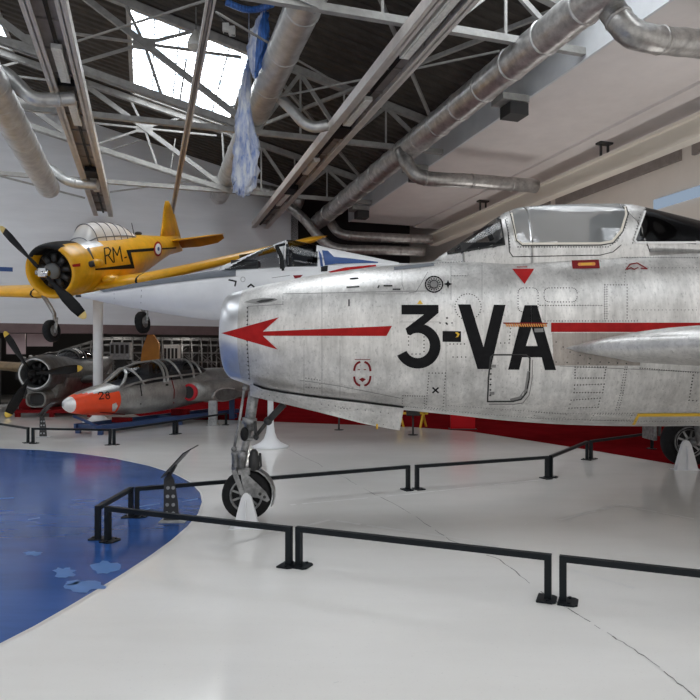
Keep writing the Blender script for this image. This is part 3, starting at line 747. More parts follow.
# seams and rivets pressed into the skin
S1, S2 = 3, 4
def seam(pts, w=.8, closed=False): stroke(fu, nb, pts, w, S2, .0025, closed)
def riv(pts, gap=3.2, r=.0055, closed=False): dots(fu, nb, pts, gap, r, S1, closed)
def rrect(x0, y0, x1, y1, r):
    o = []
    for cx, cy, a in ((x1-r, y0+r, -PI/2), (x1-r, y1-r, 0), (x0+r, y1-r, PI/2), (x0+r, y0+r, PI)):
        o += [(cx+r*math.cos(a+PI/2*i/4), cy+r*math.sin(a+PI/2*i/4)) for i in range(5)]
    return o
riv([(247.5, 308), (247.2, 345), (249, 378), (252, 382)], 4, .008)
seam([(248, 306), (247.5, 345), (250, 380)], .7)
seam([(248, 306.5), (283, 304.5), (283, 296)], .6)
seam([(283, 294), (400, 291.5), (430, 291)], .5); seam([(300, 380), (340, 386), (400, 398)], .5)
seam([(304, 340), (304, 393)], .4); seam([(322, 278), (322, 398)], .4); seam([(340, 340), (340, 400)], .35)
riv([(306, 378), (320, 380), (320, 388), (306, 387)], 2.8, .005, True)
riv([(403, 395.5), (424.5, 396), (424.5, 408), (402, 406)], 2.2, .006, True)
riv([(429, 373), (445.5, 373), (443, 409), (426, 407)], 2.8, .006, True)
riv([(446, 405), (500, 409), (560, 413), (640, 415)], 2.6, .004)
riv([(425, 408.5), (480, 413.5), (540, 418), (630, 421), (700, 421)], 2.8, .0055)
riv(ellipse(468, 307, 13, 13, 30), 3, .0055, True)
riv(rrect(518, 288, 538, 312, 5), 2.6, .0055, True); riv(rrect(544, 288, 577, 302, 5), 2.6, .0055, True)
riv([(540, 305.5), (604, 305.5)], 2.6, .0055); riv([(545, 321), (640, 321)], 2.8, .005)
riv([(604.5, 285), (604.5, 321)], 2.4, .0055); riv([(606.8, 287), (606.8, 321)], 2.4, .005); riv([(627, 285), (627, 321)], 2.8, .0055); riv([(605, 285), (627, 285)], 2.6, .0055)
riv([(632, 310), (700, 310)], 3.6, .004); riv([(648, 268), (700, 268)], 3.4, .004); riv([(622, 257.5), (700, 258)], 2.6, .006); riv([(620, 250.5), (700, 251)], 3.0, .0045)
riv([(627, 258), (624, 285)], 3, .0045); riv([(642, 250), (642, 258)], 2.4, .005)
riv([(450, 344), (468, 344)], 3.5, .006); riv([(453, 357), (470, 357)], 3.5, .006); riv([(408.5, 333), (408.5, 349)], 3.4, .006); riv([(424, 337), (424, 355)], 3.4, .006); riv([(408, 354), (424, 354)], 3.4, .006)
riv([(447, 318), (447, 330)], 6, .009); riv([(440, 323), (458, 323)], 5, .007)
riv([(492, 343), (509, 343), (511, 325)], 3.5, .006); riv([(560, 258), (610, 262)], 9, .005)
riv([(575, 367), (606, 367), (604, 378), (575, 378)], 2.6, .0065, True); riv([(574.5, 385), (604, 384), (602.5, 392.5), (574, 392.5)], 2.8, .0065, True); riv([(571, 400), (600, 398), (598, 407), (569, 408)], 2.8, .0065, True)
riv([(627, 367), (623, 393), (618, 412)], 2.4, .005); riv([(625, 367), (620.5, 393), (615, 412)], 2.4, .005); riv([(693, 375), (689, 400), (700, 401)], 3, .007)
riv([(536, 412), (566, 414), (562, 420), (533, 418)], 2.6, .005, True); riv([(595, 413), (633, 413), (629, 420), (590, 420)], 2.6, .005, True)
riv([(640, 368), (700, 373)], 2.4, .005)
riv([(432, 263.6), (470, 261.4), (517, 259)], 2.6, .007)
riv([(452, 276), (468, 276)], 2.4, .005)
seam([(451, 262), (451, 300)], .5); seam([(468, 268), (468, 276)], .4); seam([(451, 276), (468, 276)], .4); seam([(482, 262), (482, 300)], .4)
seam([(446, 330), (446, 412)], .4); seam([(560, 366), (700, 372)], .6); seam([(545, 302), (545, 322)], .4); seam([(440, 322), (400, 322)], .35)
seam([(402, 265), (402, 284), (404, 290)], .5); seam([(428, 272), (416, 292), (409, 293)], .6); seam([(360, 294), (420, 294)], .3)
for x0, y0, x1, y1 in ((350, 279, 358, 278.4), (347, 287.5, 359, 286.8), (349, 300, 349, 306), (378, 288, 379, 286), (384, 286, 392, 286), (393, 289.5, 400, 289.5)): stroke(fu, nb, [(x0, y0), (x1, y1)], 1.5, S1)
stroke(fu, nb, [(254, 384.5), (266, 388.5), (284, 392), (320, 397), (360, 401.6), (403, 406.8)], 2.0, S1, .004)  # dark stroke paints the shadowed gap above the gear door
# gun trough near the nose
decal(fu, nb, [(244, 302.5), (252, 299.5), (264, 298), (275, 298.5), (278, 300), (270, 302.5), (256, 304)], S2, .003)
decal(fu, nb, [(256, 302.2), (262, 300), (272, 299.2), (274.5, 300), (268, 302), (260, 303.2)], S1, .006)
fu_o = part(fu, 'fuselage', ['alu', 'lip', 'cockpit', 'seam', 'seam_soft'], FT)
# duct inside the intake
m = MB(); m.loft([[V((fx(p), D-.345*s*math.cos(2*PI*k/36), fz(335)+.305*s*math.sin(2*PI*k/36))) for k in range(36)] for p, s in ((226.4, 1.0), (244, .95), (300, .9))], 0, True, False, True); part(m, 'intake_duct', ['gear_dark'], FT)
# markings
m = MB(); decal(m, nb, [(221.5, 333.2), (279, 317.4), (263, 331.6), (392, 326), (386.5, 336), (263, 335.8), (278, 349.6)], 0); part(m, 'arrow_marking', ['red_mark'], FT, 'long red arrow pointing to the nose')
three = [(401.5, 305), (438.5, 305), (438.5, 313), (423.8, 325.2)] + ellipse(417.8, 346, 22.8, 22.5, 26, -1.25, PI*.86) + [(406.5, 350.8)] + ellipse(417.6, 345.5, 12.2, 12.6, 20, PI*.80, -2.2)[0:] + [(407.5, 334.6), (405.5, 328.5), (424, 314.5), (401.5, 314.5)]
m = MB(); decal(m, nb, three, 0)
decal(m, nb, [(442.5, 331), (461, 331.3), (461, 342), (442.5, 341.8)], 0)
decal(m, nb, [(458, 304.5), (470.5, 304.5), (483.5, 347), (493.8, 304.8), (505.5, 305), (490.5, 369), (477.5, 369)], 0)
A_ = [(524.5, 305.3), (537, 305.3), (556, 370), (544.8, 370), (542, 357.5), (522, 357.2), (519, 369.6), (508, 369.5)]
# the A keeps its counter open: two legs, cap and crossbar
decal(m, nb, [(524.5, 305.3), (530.9, 305.3), (531.5, 327.5), (525.8, 346), (537.6, 346), (531.6, 327.5), (531, 305.3), (537, 305.3), (556, 370), (544.8, 370), (541.6, 357.3), (522, 357.2), (519, 369.6), (508, 369.5)], 0)
part(m, 'code_lettering', ['black_mark'], FT, 'black code letters 3-VA')
m = MB(); decal(m, nb, [(551, 322.7), (1150, 322.7), (1150, 332), (551, 332)], 0); part(m, 'side_stripe', ['red_mark'], FT, 'red stripe along the side')
m = MB(); decal(m, nb, [(552, 333), (640, 333), (640, 365.5), (553.5, 365.5)], 0, .0028); dots(m, nb, [(556, 342), (570, 352), (600, 362), (635, 364)], 8, .006, 1); dots(m, nb, [(556, 362), (600, 364)], 9, .006, 1); part(m, 'root_panel', ['alu_dull', 'seam'], FT, 'brownish bare metal patch under the wing root')
m = MB(); decal(m, nb, [(512, 269), (534.2, 269), (524.5, 284.3)], 0); stroke(m, nb, [(517, 267.3), (527, 267.2)], .8, 0); part(m, 'warning_triangle', ['red_mark'], FT, 'small red warning triangle')
m = MB(); decal(m, nb, [(571.5, 260.6), (598.8, 260), (599.8, 268.4), (572.5, 269)], 0); decal(m, nb, [(578.5, 263.2), (594.5, 262.8), (595.5, 264.4), (594.5, 266), (578.5, 266.4), (577.5, 264.8)], 1, .007); decal(m, nb, [(581, 264), (592, 263.7), (592, 265.2), (581, 265.5)], 2, .009); part(m, 'formation_light', ['dark_red', 'orange_mark', 'yellow_mark'], FT, 'dark red lamp with a yellow bar')
m = MB(); stroke(m, nb, [(626, 269.5), (630, 264.5), (637, 263.2), (647, 269), (641, 268.6)], 1.2, 0); stroke(m, nb, [(627, 269.6), (631, 268), (634, 269.6), (638, 267.8)], 1, 0); part(m, 'stencil_marking', ['dark_red'], FT)
m = MB(); decal(m, nb, [(631.8, 424.5), (637.6, 413.2), (900, 412), (900, 415), (639, 416.4), (635, 424.6)], 0); part(m, 'yellow_line', ['yellow_mark'], FT)
m = MB()
for a0, a1 in ((.15, 1.35), (1.8, 2.95), (3.35, 4.5), (4.95, 6.1)):
    e = []
    for i in range(9):
        t = a0+(a1-a0)*i/8; c, s_ = sup(t, 2.6); e.append((362.3+8.2*c, 373.6+11.8*s_))
    stroke(m, nb, e, 2.1, 0)
decal(m, nb, [(359, 379), (362.5, 377.5), (366, 379), (362.5, 381.8)], 0); stroke(m, nb, [(355, 359.4), (370, 359.6)], .7, 0); stroke(m, nb, [(358, 369.5), (360, 369.5)], .8, 0); stroke(m, nb, [(364, 369.5), (366, 369.5)], .8, 0)
part(m, 'oval_stencil', ['dark_red'], FT)
m = MB()
for i in range(16):
    t = 2*PI*i/16; stroke(m, nb, ellipse(434, 284.5, 8.6, 7.8, 3, t, t+.28), 1.3, 0, .004, False, 2)
    stroke(m, nb, [(434+5.3*math.cos(t), 284.5+4.9*math.sin(t)), (434+6.6*math.cos(t), 284.5+6.0*math.sin(t))], 1.0, 0)
decal(m, nb, ellipse(434, 284.5, 3.8, 3.6, 14), 1); stroke(m, nb, ellipse(434, 284.5, 4.2, 4, 16), .8, 0, .005, True)
decal(m, nb, [(448, 280), (449.2, 283), (452.5, 284.3), (449.2, 285.5), (448, 289), (446.8, 285.5), (443.5, 284.3), (446.8, 283)], 0)
part(m, 'round_emblem', ['black_mark', 'seam_soft'], FT)
m = MB()
for a, b_ in (((432.8, 387.6), (438.2, 392.4)), ((438.2, 387.6), (432.8, 392.4))): stroke(m, nb, [a, b_], 1.6, 0)
part(m, 'cross_stencil', ['black_mark'], FT)
m = MB(); decal(m, nb, [(455, 332.6), (457, 332.2), (459.6, 334), (458, 337), (455.4, 337.5), (457.5, 335)], 0, .007); decal(m, nb, [(417, 304.2), (423, 304.2), (420, 300)], 0, .004, 3); part(m, 'small_yellow_mark', ['yellow_mark'], FT)
m = MB(); stroke(m, nb, [(503.5, 323.2), (547, 323.4)], 1.3, 1, .007)
for i in range(18): stroke(m, nb, [(506+2.3*i, 324.2), (507.2+2.3*i, 326.4)], 1.3, 0, .008)
part(m, 'rope_trim', ['orange_mark', 'dark_red'], FT)
m = MB(); decal(m, nb, [(534, 328.5), (543, 328.2), (543.4, 332), (534.5, 332.4)], 0, .006); part(m, 'data_plate', ['seam_soft'], FT)
# access door below the letters; bulge shading painted along its lower right edge
hd = [(493, 354.8), (526, 354.8), (529.8, 358), (529.2, 378), (526.5, 392), (521, 399), (513, 401), (487.5, 401.2), (488.5, 378), (490.5, 357)]
m = MB(); stroke(m, nb, hd, 1.5, 1, .006, True); stroke(m, nb, [(528.6, 372), (525.8, 390), (520, 397.6), (511, 399.6)], 3.0, 2, .0055); stroke(m, nb, [(492, 366), (495, 366)], 3, 2, .0055); stroke(m, nb, [(490.5, 393), (493.5, 393)], 3, 2, .0055); stroke(m, nb, [(532.5, 360), (532, 380), (529, 395), (523, 402.6), (514, 404), (489, 404)], .8, 2, .004)
decal(m, nb, [p for p in hd], 0, .0032)
dots(m, nb, [(491, 358), (490, 400)], 5, .009, 1, off=.008); part(m, 'access_door', ['alu', 'seam', 'seam_soft'], FT)
m = MB(); decal(m, nb, [(512, 355), (522.5, 355), (519, 369.6), (508, 369.5)], 0, .008); part(m, 'door_lettering', ['black_mark'], FT)

# canopy: glazed hood over the cockpit
ctab = [(432, 264, 262.5, .04), (438, 263, 257.5, .12), (460, 261.5, 243, .26), (490, 259.5, 222, .335), (503, 258.5, 213.8, .36), (515, 258, 209, .37), (545, 256, 206, .38), (590, 252, 204.8, .385), (625, 249.5, 205.2, .38), (640, 249, 208, .37), (665, 248.5, 214, .36), (700, 248, 223, .34), (760, 247.5, 238, .25), (800, 247.4, 246, .1)]
cn = MB(); rings = []; NC = 40
for px in [432+2*i for i in range(185)]:
    sl, tp, hw = interp(ctab, px) if px < 515 else smooth_tab(ctab, px)
    zs, zt = fz(sl)-.15, fz(tp); rings.append([V((fx(px), D-hw*sup(PI*k/NC, 2.25)[0], zs+(zt-zs)*max(0, sup(PI*k/NC, 2.25)[1]))) for k in range(NC+1)])
cn.loft(rings, 0, True, closed=False)
cb = cn.bvh()
g1 = [(443, 247.5), (496, 216.8), (500.5, 220), (504.5, 244.5), (448.5, 254)]
g2 = [(511.5, 211), (545, 207.5), (600, 206.5), (624, 208), (626, 215), (621, 231), (612, 241.5), (600, 243.5), (522, 244), (516, 240)]
g3 = [(634.5, 240), (644.5, 211.5), (665, 216), (700, 224.5), (730, 232.5), (724, 242.5), (637, 242.8)]
g1c = [(443, 247.5), (446, 190), (494, 190), (500.5, 220), (504.5, 244.5), (448.5, 254)]
g2c = [(511.5, 211), (511, 180), (622, 180), (626, 215), (621, 231), (612, 241.5), (600, 243.5), (522, 244), (516, 240)]
g3c = [(634.5, 240), (644.5, 211.5), (646, 180), (730, 180), (730, 232.5), (724, 242.5), (637, 242.8)]
def inside(poly, x, y):
    c = False; j = len(poly)-1
    for i in range(len(poly)):
        if (poly[i][1] > y) != (poly[j][1] > y) and x < (poly[j][0]-poly[i][0])*(y-poly[i][1])/(poly[j][1]-poly[i][1])+poly[i][0]: c = not c
        j = i
    return c
gl = [MB(), MB(), MB()]; keep = MB()
def topg2(px): return 505 < px < 626
for f in cn.f:
    c = sum((cn.v[j] for j in f), V())/len(f)
    y = c.y if c.y <= D else 2*D-c.y
    px, py = 350+F*c.x/y, HY-F*(c.z-CH)/y
    vs_ = [cn.v[j] for j in f]; k = None
    if inside(g1c, px, py): k = 0
    elif inside(g2c, px, py): k = 1
    elif inside(g3c, px, py): k = 2
    (keep if k is None else gl[k]).add(vs_, [tuple(range(len(f)))], 0, True)
dots(keep, cb, [(518, 247), (608, 247), (617, 241), (625, 228), (629, 212)], 2.6, .006, 1)
dots(keep, cb, [(632.5, 243), (641, 212)], 2.8, .006, 1); dots(keep, cb, [(506.5, 216), (510.5, 250)], 2.8, .005, 1)
stroke(keep, cb, [(504, 214), (508, 232), (509.5, 252), (513, 257)], .9, 1, .003); stroke(keep, cb, [(513, 256.8), (600, 255.2), (613, 252), (621, 245)], .8, 1, .003)
cf = part(keep, 'canopy_frame', ['alu', 'seam'], FT)
import bmesh as _bm
def weld(o):
    b_ = _bm.new(); b_.from_mesh(o.data); _bm.ops.remove_doubles(b_, verts=b_.verts, dist=1e-5); b_.to_mesh(o.data); b_.free()
weld(cf)
o = part(gl[0], 'windscreen', ['glass_smoke'], FT); weld(o)
o = part(gl[1], 'canopy_glass', ['glass_haze'], FT); weld(o)
o = part(gl[2], 'rear_window', ['glass_black'], FT); weld(o)
def seal(poly, name, w, mt):
    m = MB(); stroke(m, cb, poly, w, 0, .006, False, 3); part(m, name, [mt], FT)
seal([(494, 218), (500.5, 220), (504.5, 244.5), (448.5, 254), (443, 247.5), (446, 245.6)], 'window_seal', 1.8, 'seam'); seal([(511.3, 209), (511.5, 214), (516, 240), (522, 244), (600, 243.5), (612, 241.5), (621, 231), (626, 215), (625.5, 207.5)], 'window_seal', 2.4, 'cream'); seal([(645, 211.5), (634.5, 240), (637, 242.8), (724, 242.5), (730, 236)], 'window_seal', 2.0, 'white_mark')
stroke_m = MB(); stroke(stroke_m, cb, [(510, 212), (516.5, 241), (522, 245.6), (601, 245.2), (613, 243), (622.5, 232), (628, 214), (626, 207.5)], 1.0, 0, .007, False, 3); part(stroke_m, 'frame_edge', ['seam'], FT)
# sill strip under windscreen
m = MB()
for px0, py0, px1, py1 in ((395, 268.6, 433, 264.6),):
    stroke(m, nb, [(px0, py0), (px1, py1)], 3.4, 0, .004)
part(m, 'anti_glare_strip', ['jet_grey'], FT)
# cockpit fittings
m = MB(); z0 = fz(256)
m.box((fx(604), D, z0+.14), .16, .40, .42, 0, Matrix.Rotation(.15, 3, 'Y')); m.box((fx(600), D, z0+.32), .12, .26, .16)
m.tube([V((fx(585), D-.12, z0+.05)), V((fx(590), D-.1, z0+.22)), V((fx(600), D-.1, z0+.3))], .025, 8); part(m, 'ejection_seat', ['cockpit_grey'], FT)
m = MB(); m.box((fx(480), D, z0+.02), .45, .42, .16); m.box((fx(505), D, z0+.10), .10, .4, .14); part(m, 'instrument_coaming', ['cockpit'], FT)
m = MB(); m.beam(V((fx(492), D, z0+.16)), V((fx(486), D, z0+.30)), .08, .03); part(m, 'gun_sight', ['gear_dark'], FT)
# wings
class FF:
    def __call__(s, x, y, z): return V((x, D-y, z))
ff = FF()
for sg in (1, -1):
    m = MB(); secs = []
    for y in (.52, .58, .66, .74, .82, .95, 1.08, 1.25, 1.45, 1.8, 2.4, 3.2, 4.0, 4.7, 5.1, 5.2):
        t = (y-.5)/4.7; tr = interp([(.52, .01), (.60, .03), (.70, .075), (.82, .105), (1.08, .125), (1.45, .115), (5.1, .09), (5.2, .04)], y)[0]
        x0 = fx(562)-.19 + (y-.58)*.80 - max(0, .62-y)*.6
        secs.append((x0, sg*y, 1.725+.03*(y-.58), (3.1)*(1-.42*t), tr))
    wing(m, ff, secs, 0); part(m, 'wing', ['alu'], FT)
# tail surfaces beyond the frame
m = MB(); fin(m, ff, [(8.2, 0, 2.4, 2.6, .07), (9.6, 0, 4.2, 1.4, .07)]); part(m, 'tail_fin', ['alu'], FT)
for sg in (1, -1):
    m = MB(); wing(m, ff, [(9.2, sg*.25, 2.5, 1.6, .08), (10.3, sg*2.2, 2.5, .9, .08)]); part(m, 'tailplane', ['alu'], FT)

# nose gear
NW = V((fx(247), D, .255))
def P6(px, py, Y=D): return W(px, py, Y)
m = MB(); m.tube([P6(254, 392), P6(251, 412), P6(248.5, 430)], [.055, .055, .05], 14); m.tube([P6(248.5, 430), P6(245, 448), P6(242.5, 462)], .038, 14)
m.lathe(P6(249.5, 421), (.1, 0, 1), [(-.03, .075), (.03, .075)], 16); m.lathe(P6(247, 438), (.1, 0, 1), [(-.02, .06), (.02, .06)], 16); part(m, 'nose_gear_strut', ['gear'], FT)
m = MB(); m.tube([P6(245, 384, D-.12), P6(240, 418, D-.13), P6(234, 449, D-.13)], .014, 8); m.ball(P6(245, 388, D-.12), .028); m.ball(P6(234, 449, D-.13), .03); part(m, 'retraction_rod', ['gear'], FT)
m = MB(); m.tube([P6(284, 404), P6(268, 421)], .035, 10); m.tube([P6(268, 421), P6(255, 437)], .02, 10); m.tube([P6(255, 421, D-.05), P6(256, 438, D-.05)], .016, 8); m.ball(P6(268, 421), .045); m.ball(P6(256, 437), .03); m.tube([P6(254, 436, D-.08), P6(258, 439, D-.08)], .018, 8); part(m, 'drag_strut', ['gear_dark'], FT)
m = MB(); m.lathe(P6(235.5, 467, D-.05), (0, 0, 1), [(-.03, .028), (0, .038), (.12, .038), (.13, .045), (.15, .045), (.16, .025)], 14); m.lathe(P6(241.5, 466, D-.06), (.05, 0, 1), [(-.02, .04), (.08, .042), (.09, .055), (.13, .055), (.16, .03)], 14); part(m, 'shimmy_damper', ['gear'], FT)
m = MB(); m.lathe(P6(254, 468, D-.04), (0, 0, 1), [(-.03, .02), (-.02, .045), (.0, .045), (.01, .055), (.12, .055), (.13, .042), (.16, .042), (.19, .02)], 16); m.tube([P6(260, 453, D-.05), P6(261, 466, D-.05), P6(257, 470, D-.05)], .012, 8); part(m, 'steering_cylinder', ['gear_dark'], FT)
m = MB(); m.ball(P6(244.5, 434, D-.06), .055, 0, (.8, .6, 1.3)); part(m, 'landing_lamp', ['black'], FT)
m = MB()
for sy in (-1, 1):
    Y = D+sy*.095
    m.beam(P6(240, 466, D), P6(234, 470, Y), .05, .05); m.beam(P6(234, 470, Y), P6(243, 494, Y), .035, .05); m.beam(P6(238, 472, Y), P6(250, 472, Y), .03, .05)
    pts = [(240, 471), (246, 473), (266, 492), (270, 500), (267, 502), (258, 498), (250, 497), (244, 494)]
    vs_ = [P6(x, y, Y+o) for o in (-.008, .008) for x, y in pts]; n = len(pts)
    m.add(vs_, [tuple(range(n)), tuple(range(2*n-1, n-1, -1))]+[(i, (i+1) % n, n+(i+1) % n, n+i) for i in range(n)])
m.tube([P6(245, 495, D-.11), P6(245, 495, D+.11)], .04, 12)
for x, y in ((260, 494), (264.5, 497)): m.lathe(P6(x, y, D-.108), (0, -1, 0), [(0, .016), (.006, .016)], 10, 1)
part(m, 'wheel_fork', ['gear', 'gear_dark'], FT)
m = MB(); rr = []
for i in range(9):
    t = math.radians(112-i*17); c = V((NW.x+.006+.264*math.cos(t), D, NW.z+.004+.264*math.sin(t))); rr.append([c+V((0, y, 0)) for y in (-.075, .075)]+[c+V((.015*math.cos(t), y, .015*math.sin(t))) for y in (.075, -.075)])
m.loft(rr, 0, False); part(m, 'mudguard', ['gear'], FT)
m = MB(); wheel(m, NW, (0, 1, 0), .255, .125, 0); nw = part(m, 'nose_wheel', ['rubber'], FT)
m = MB(); m.lathe(NW, (0, 1, 0), [(-.045, .145), (-.064, .15), (-.066, .165), (-.05, .17), (.05, .17), (.066, .165), (.064, .15), (.045, .145)], 28, 0, caps=False); m.lathe(NW, (0, 1, 0), [(-.04, .15), (.04, .15)], 24, 1); m.lathe(NW, (0, 1, 0), [(-.07, .05), (-.06, .07), (.06, .07), (.07, .05)], 20, 0)
for i in range(9):
    t = 2*PI*i/9
    for sy in (-1, 1): m.beam(NW+V((.05*math.cos(t), .05*sy, .05*math.sin(t))), NW+V((.15*math.cos(t), .048*sy, .15*math.sin(t))), .024, .02)
part(m, 'hub', ['gear', 'gear_dark'], nw)
# long gear door hanging from the belly
m = MB(); pts = [(250, 383.5), (262, 389), (280, 393), (320, 398.5), (360, 403), (404, 408.5), (399.5, 430.5), (365, 424), (320, 412.5), (280, 403), (249.8, 396)]
n = len(pts); Yd = D-.33
vs_ = [W(x, y, Yd+o+.12*(1 if y > 395 and x < 300 or y > 409 else 0)) for o in (-.012, .018) for x, y in pts]
m.add(vs_, [tuple(range(n)), tuple(range(2*n-1, n-1, -1))]+[(i, (i+1) % n, n+(i+1) % n, n+i) for i in range(n)])
db = m.bvh(); dots(m, db, [(262, 394), (300, 401), (350, 408), (396, 414)], 7, .005, 1); dots(m, db, [(265, 398), (320, 409), (360, 419), (395, 427)], 9, .004, 1); dots(m, db, [(341, 408), (350, 409)], 2.5, .006, 1)
part(m, 'nose_gear_door', ['alu', 'seam'], FT)
m = MB(); m.tube([W(377, 424, Yd+.1), W(377, 429, Yd+.1)], .01, 6); part(m, 'door_pin', ['yellow_mark'], FT)
# wheel well
m = MB(); m.add([V((fx(x), D-y*.5, z)) for z in (fz(391), fz(385)) for x, y in ((262, -.22), (400, -.22), (400, .22), (262, .22))], [(3, 2, 1, 0), (4, 5, 6, 7), (0, 1, 5, 4), (1, 2, 6, 5), (2, 3, 7, 6), (3, 0, 4, 7)]); part(m, 'wheel_well', ['cockpit'], FT)
# main gear
def main_gear(Yw, X, near):
    c = V((X, Yw, .385))
    m = MB(); wheel(m, c, (0, 1, 0), .385, .24, 0, hub=.62, seg=40); o = part(m, 'main_wheel', ['rubber'], FT)
    m = MB(); s_ = -1
    for r0, r1, d in ((.235, .215, .10), (.195, .18, .085), (.08, .05, .10)):
        m.lathe(c, (0, s_, 0), [(0, r0), (d, r0), (d+.012, (r0+r1)/2), (d, r1), (0, r1)], 36, 0, caps=False)
    m.lathe(c, (0, s_, 0), [(.03, .24), (.05, .24)], 36, 1)
    for i in range(9):
        t = 2*PI*i/9; m.beam(c+V((.05*math.cos(t), s_*.085, .05*math.sin(t))), c+V((.19*math.cos(t), s_*.075, .19*math.sin(t))), .028, .03)
    part(m, 'hub', ['gear', 'gear_dark'], o)
    sy = 1 if near else -1
    m = MB(); m.tube([c+V((.1, sy*.2, 0)), c+V((.05, sy*.22, .5)), V((X-.1, Yw+sy*.25, 1.66))], [.06, .06, .07], 12); m.tube([c+V((0, sy*.05, 0)), c+V((.1, sy*.2, 0))], .05, 10); part(m, 'main_gear_strut', ['gear'], FT)
    m = MB(); m.box(c+V((-.43, .30, .25)), .05, .4, .5, 0); m.box(c+V((-.36, .12, .28)), .03, .06, .42); part(m, 'main_gear_door', ['gear'], FT)
main_gear(9.95, W(690, 437, 9.85).x, False); main_gear(2*D-9.95, W(690, 437, 9.85).x, True)
# chocks
def chock(p, s_, label):
    t = thing('wheel_chock', p, label, 'chock', 'white wheel chocks')
    m = MB()
    for k, Y in ((0, 0), (1, .0)):
        pass
    prof = [(-.125, 0), (.125, 0), (.075, .2), (.05, .29), (.03, .325), (.01, .336), (-.01, .336), (-.03, .325), (-.05, .29), (-.075, .2)]
    n = len(prof); vs_ = [p+V((x*s_, y*s_+(.06*z if y < 0 else -.06*z), z*s_)) for y in (-.035, .035) for x, z in prof]
    m.add(vs_, [tuple(range(n)), tuple(range(2*n-1, n-1, -1))]+[(i, (i+1) % n, n+(i+1) % n, n+i) for i in range(n)]); part(m, 'upright', ['white_paint'], t)
    m = MB(); m.beam(p+V((0, -.035*s_, .01)), p+V((0, -.04*s_, .27*s_)), .012, .05*s_); part(m, 'rib', ['white_paint'], t)
    m = MB(); m.box(p+V((0, -.0, .004)), .32*s_, .16*s_, .008); part(m, 'base_plate', ['white_paint'], t)
chock(V((W(246.5, 500, 6.27).x, 6.27, 0)), 1.0, 'white pointed chock standing at the nose wheel')
chock(V((W(686, 440, 9.66).x, 9.66, 0)), 1.3, 'white pointed chock standing at the main wheel on the right')

# ------------------------------------------------------------------ white needle-nosed jet
DJ = 12.2; KJ = DJ/F
JT = thing('needle_nose_jet', (W(420, 300, DJ).x, DJ, 0), 'white needle nosed jet with blue and red stripes, behind silver fighter', 'aircraft')
jt = [(81, 294.5, 297, .02), (86, 293.2, 298.6, .05), (100, 290.4, 301.4, .10), (130, 284.4, 307.5, .20), (160, 279, 312.8, .29), (190, 274.2, 317.4, .36), (215, 270.2, 320.3, .42), (250, 268.5, 323, .47), (300, 266.8, 325, .52), (330, 262, 326, .55), (420, 264, 328, .6), (560, 268, 330, .65), (760, 270, 330, .65), (900, 278, 325, .5)]
jf = MB(); rings = []
for px in [81, 83, 86, 92] + [100+6*i for i in range(60)] + [470+30*i for i in range(15)]:
    tp, bt, hw = interp(jt, px); zt, zb = CH+(HY-tp)*KJ, CH+(HY-bt)*KJ
    rings.append([V(((px-350)*KJ, DJ-hw*sup(2*PI*k/40, 2.1)[0], (zt+zb)/2+(zt-zb)/2*sup(2*PI*k/40, 2.1)[1])) for k in range(40)])
jf.loft(rings)
jb = jf.bvh()
for i, f in enumerate(jf.f):
    c = sum((jf.v[j] for j in f), V())/len(f); px = 350+c.x/KJ; tp, bt, hw = interp(jt, px)
    lim = (tp+(bt-tp)*.27)
    if 92 < px < 250 and c.z > CH+(HY-lim)*KJ and False: jf.m[i] = 1
stroke(jf, jb, [(140, 281), (141.5, 290), (141, 303), (138.5, 309)], .6, 2); stroke(jf, jb, [(114, 288), (114.5, 304)], .4, 2)
for pts, w_ in (([(229, 280), (236, 281.5), (235, 286)], 1.6), ([(248, 287), (251, 284.5), (254, 287)], 1.6)): stroke(jf, jb, pts, w_, 3)
stroke(jf, jb, ellipse(243, 279.5, 2.2, 2.4, 12), .5, 2, .004, True); stroke(jf, jb, [(272, 278), (290, 275.5)], .5, 2); decal(jf, jb, [(293, 275.5), (303, 275), (300, 278), (295, 279)], 4)
part(jf, 'fuselage', ['white_jet', 'jet_grey', 'seam_soft', 'black_mark', 'dark_red'], JT)
m = MB(); decal(m, jb, [(100, 290.9), (130, 285), (160, 279.6), (190, 274.9), (215, 271), (236, 269.9), (236, 276.5), (215, 278), (190, 281), (160, 284.5), (130, 288.8), (104, 292.6)], 0, .016, 4); part(m, 'nose_anti_glare_panel', ['jet_grey'], JT)
m = MB(); m.tube([W(84, 295.8, DJ), W(76, 296, DJ)], .025, 8); part(m, 'pitot_probe', ['gear_dark'], JT)
# canopy
ct = [(212, 271.5, 270.5, .12), (222, 272, 266.5, .22), (250, 272, 254.5, .29), (286, 271.5, 240.2, .33), (294, 271, 240.5, .34), (318, 270, 245.5, .35), (330, 268, 248.5, .34), (398, 266, 263, .30)]
cn = MB(); rings = []
pxs = [212+1.5*i for i in range(125)]
for px in pxs:
    sl, tp, hw = interp(ct, px); zs, zt = CH+(HY-sl)*KJ-.05, CH+(HY-tp)*KJ
    rings.append([V(((px-350)*KJ, DJ-hw*sup(PI*k/30, 2.2)[0], zs+(zt-zs)*sup(PI*k/30, 2.2)[1])) for k in range(31)])
cn.loft(rings, 0, True, closed=False); cjb = cn.bvh()
gA = [(219, 272), (236, 263.5), (258, 251.5), (273, 245), (277, 250), (280, 264), (280, 268.5)]
gA2 = [(262, 262), (268, 251), (273, 246.5), (277, 252), (279.5, 266), (267, 267.5)]
gB = [(283.5, 268), (285, 258), (290, 246.5), (300, 246.5), (314, 248), (317, 252), (318, 264), (316, 266.5)]
gBc = [(283.5, 268), (285, 258), (289, 225), (316.5, 225), (317, 252), (318, 264), (316, 266.5)]
parts_ = [MB(), MB(), MB()]
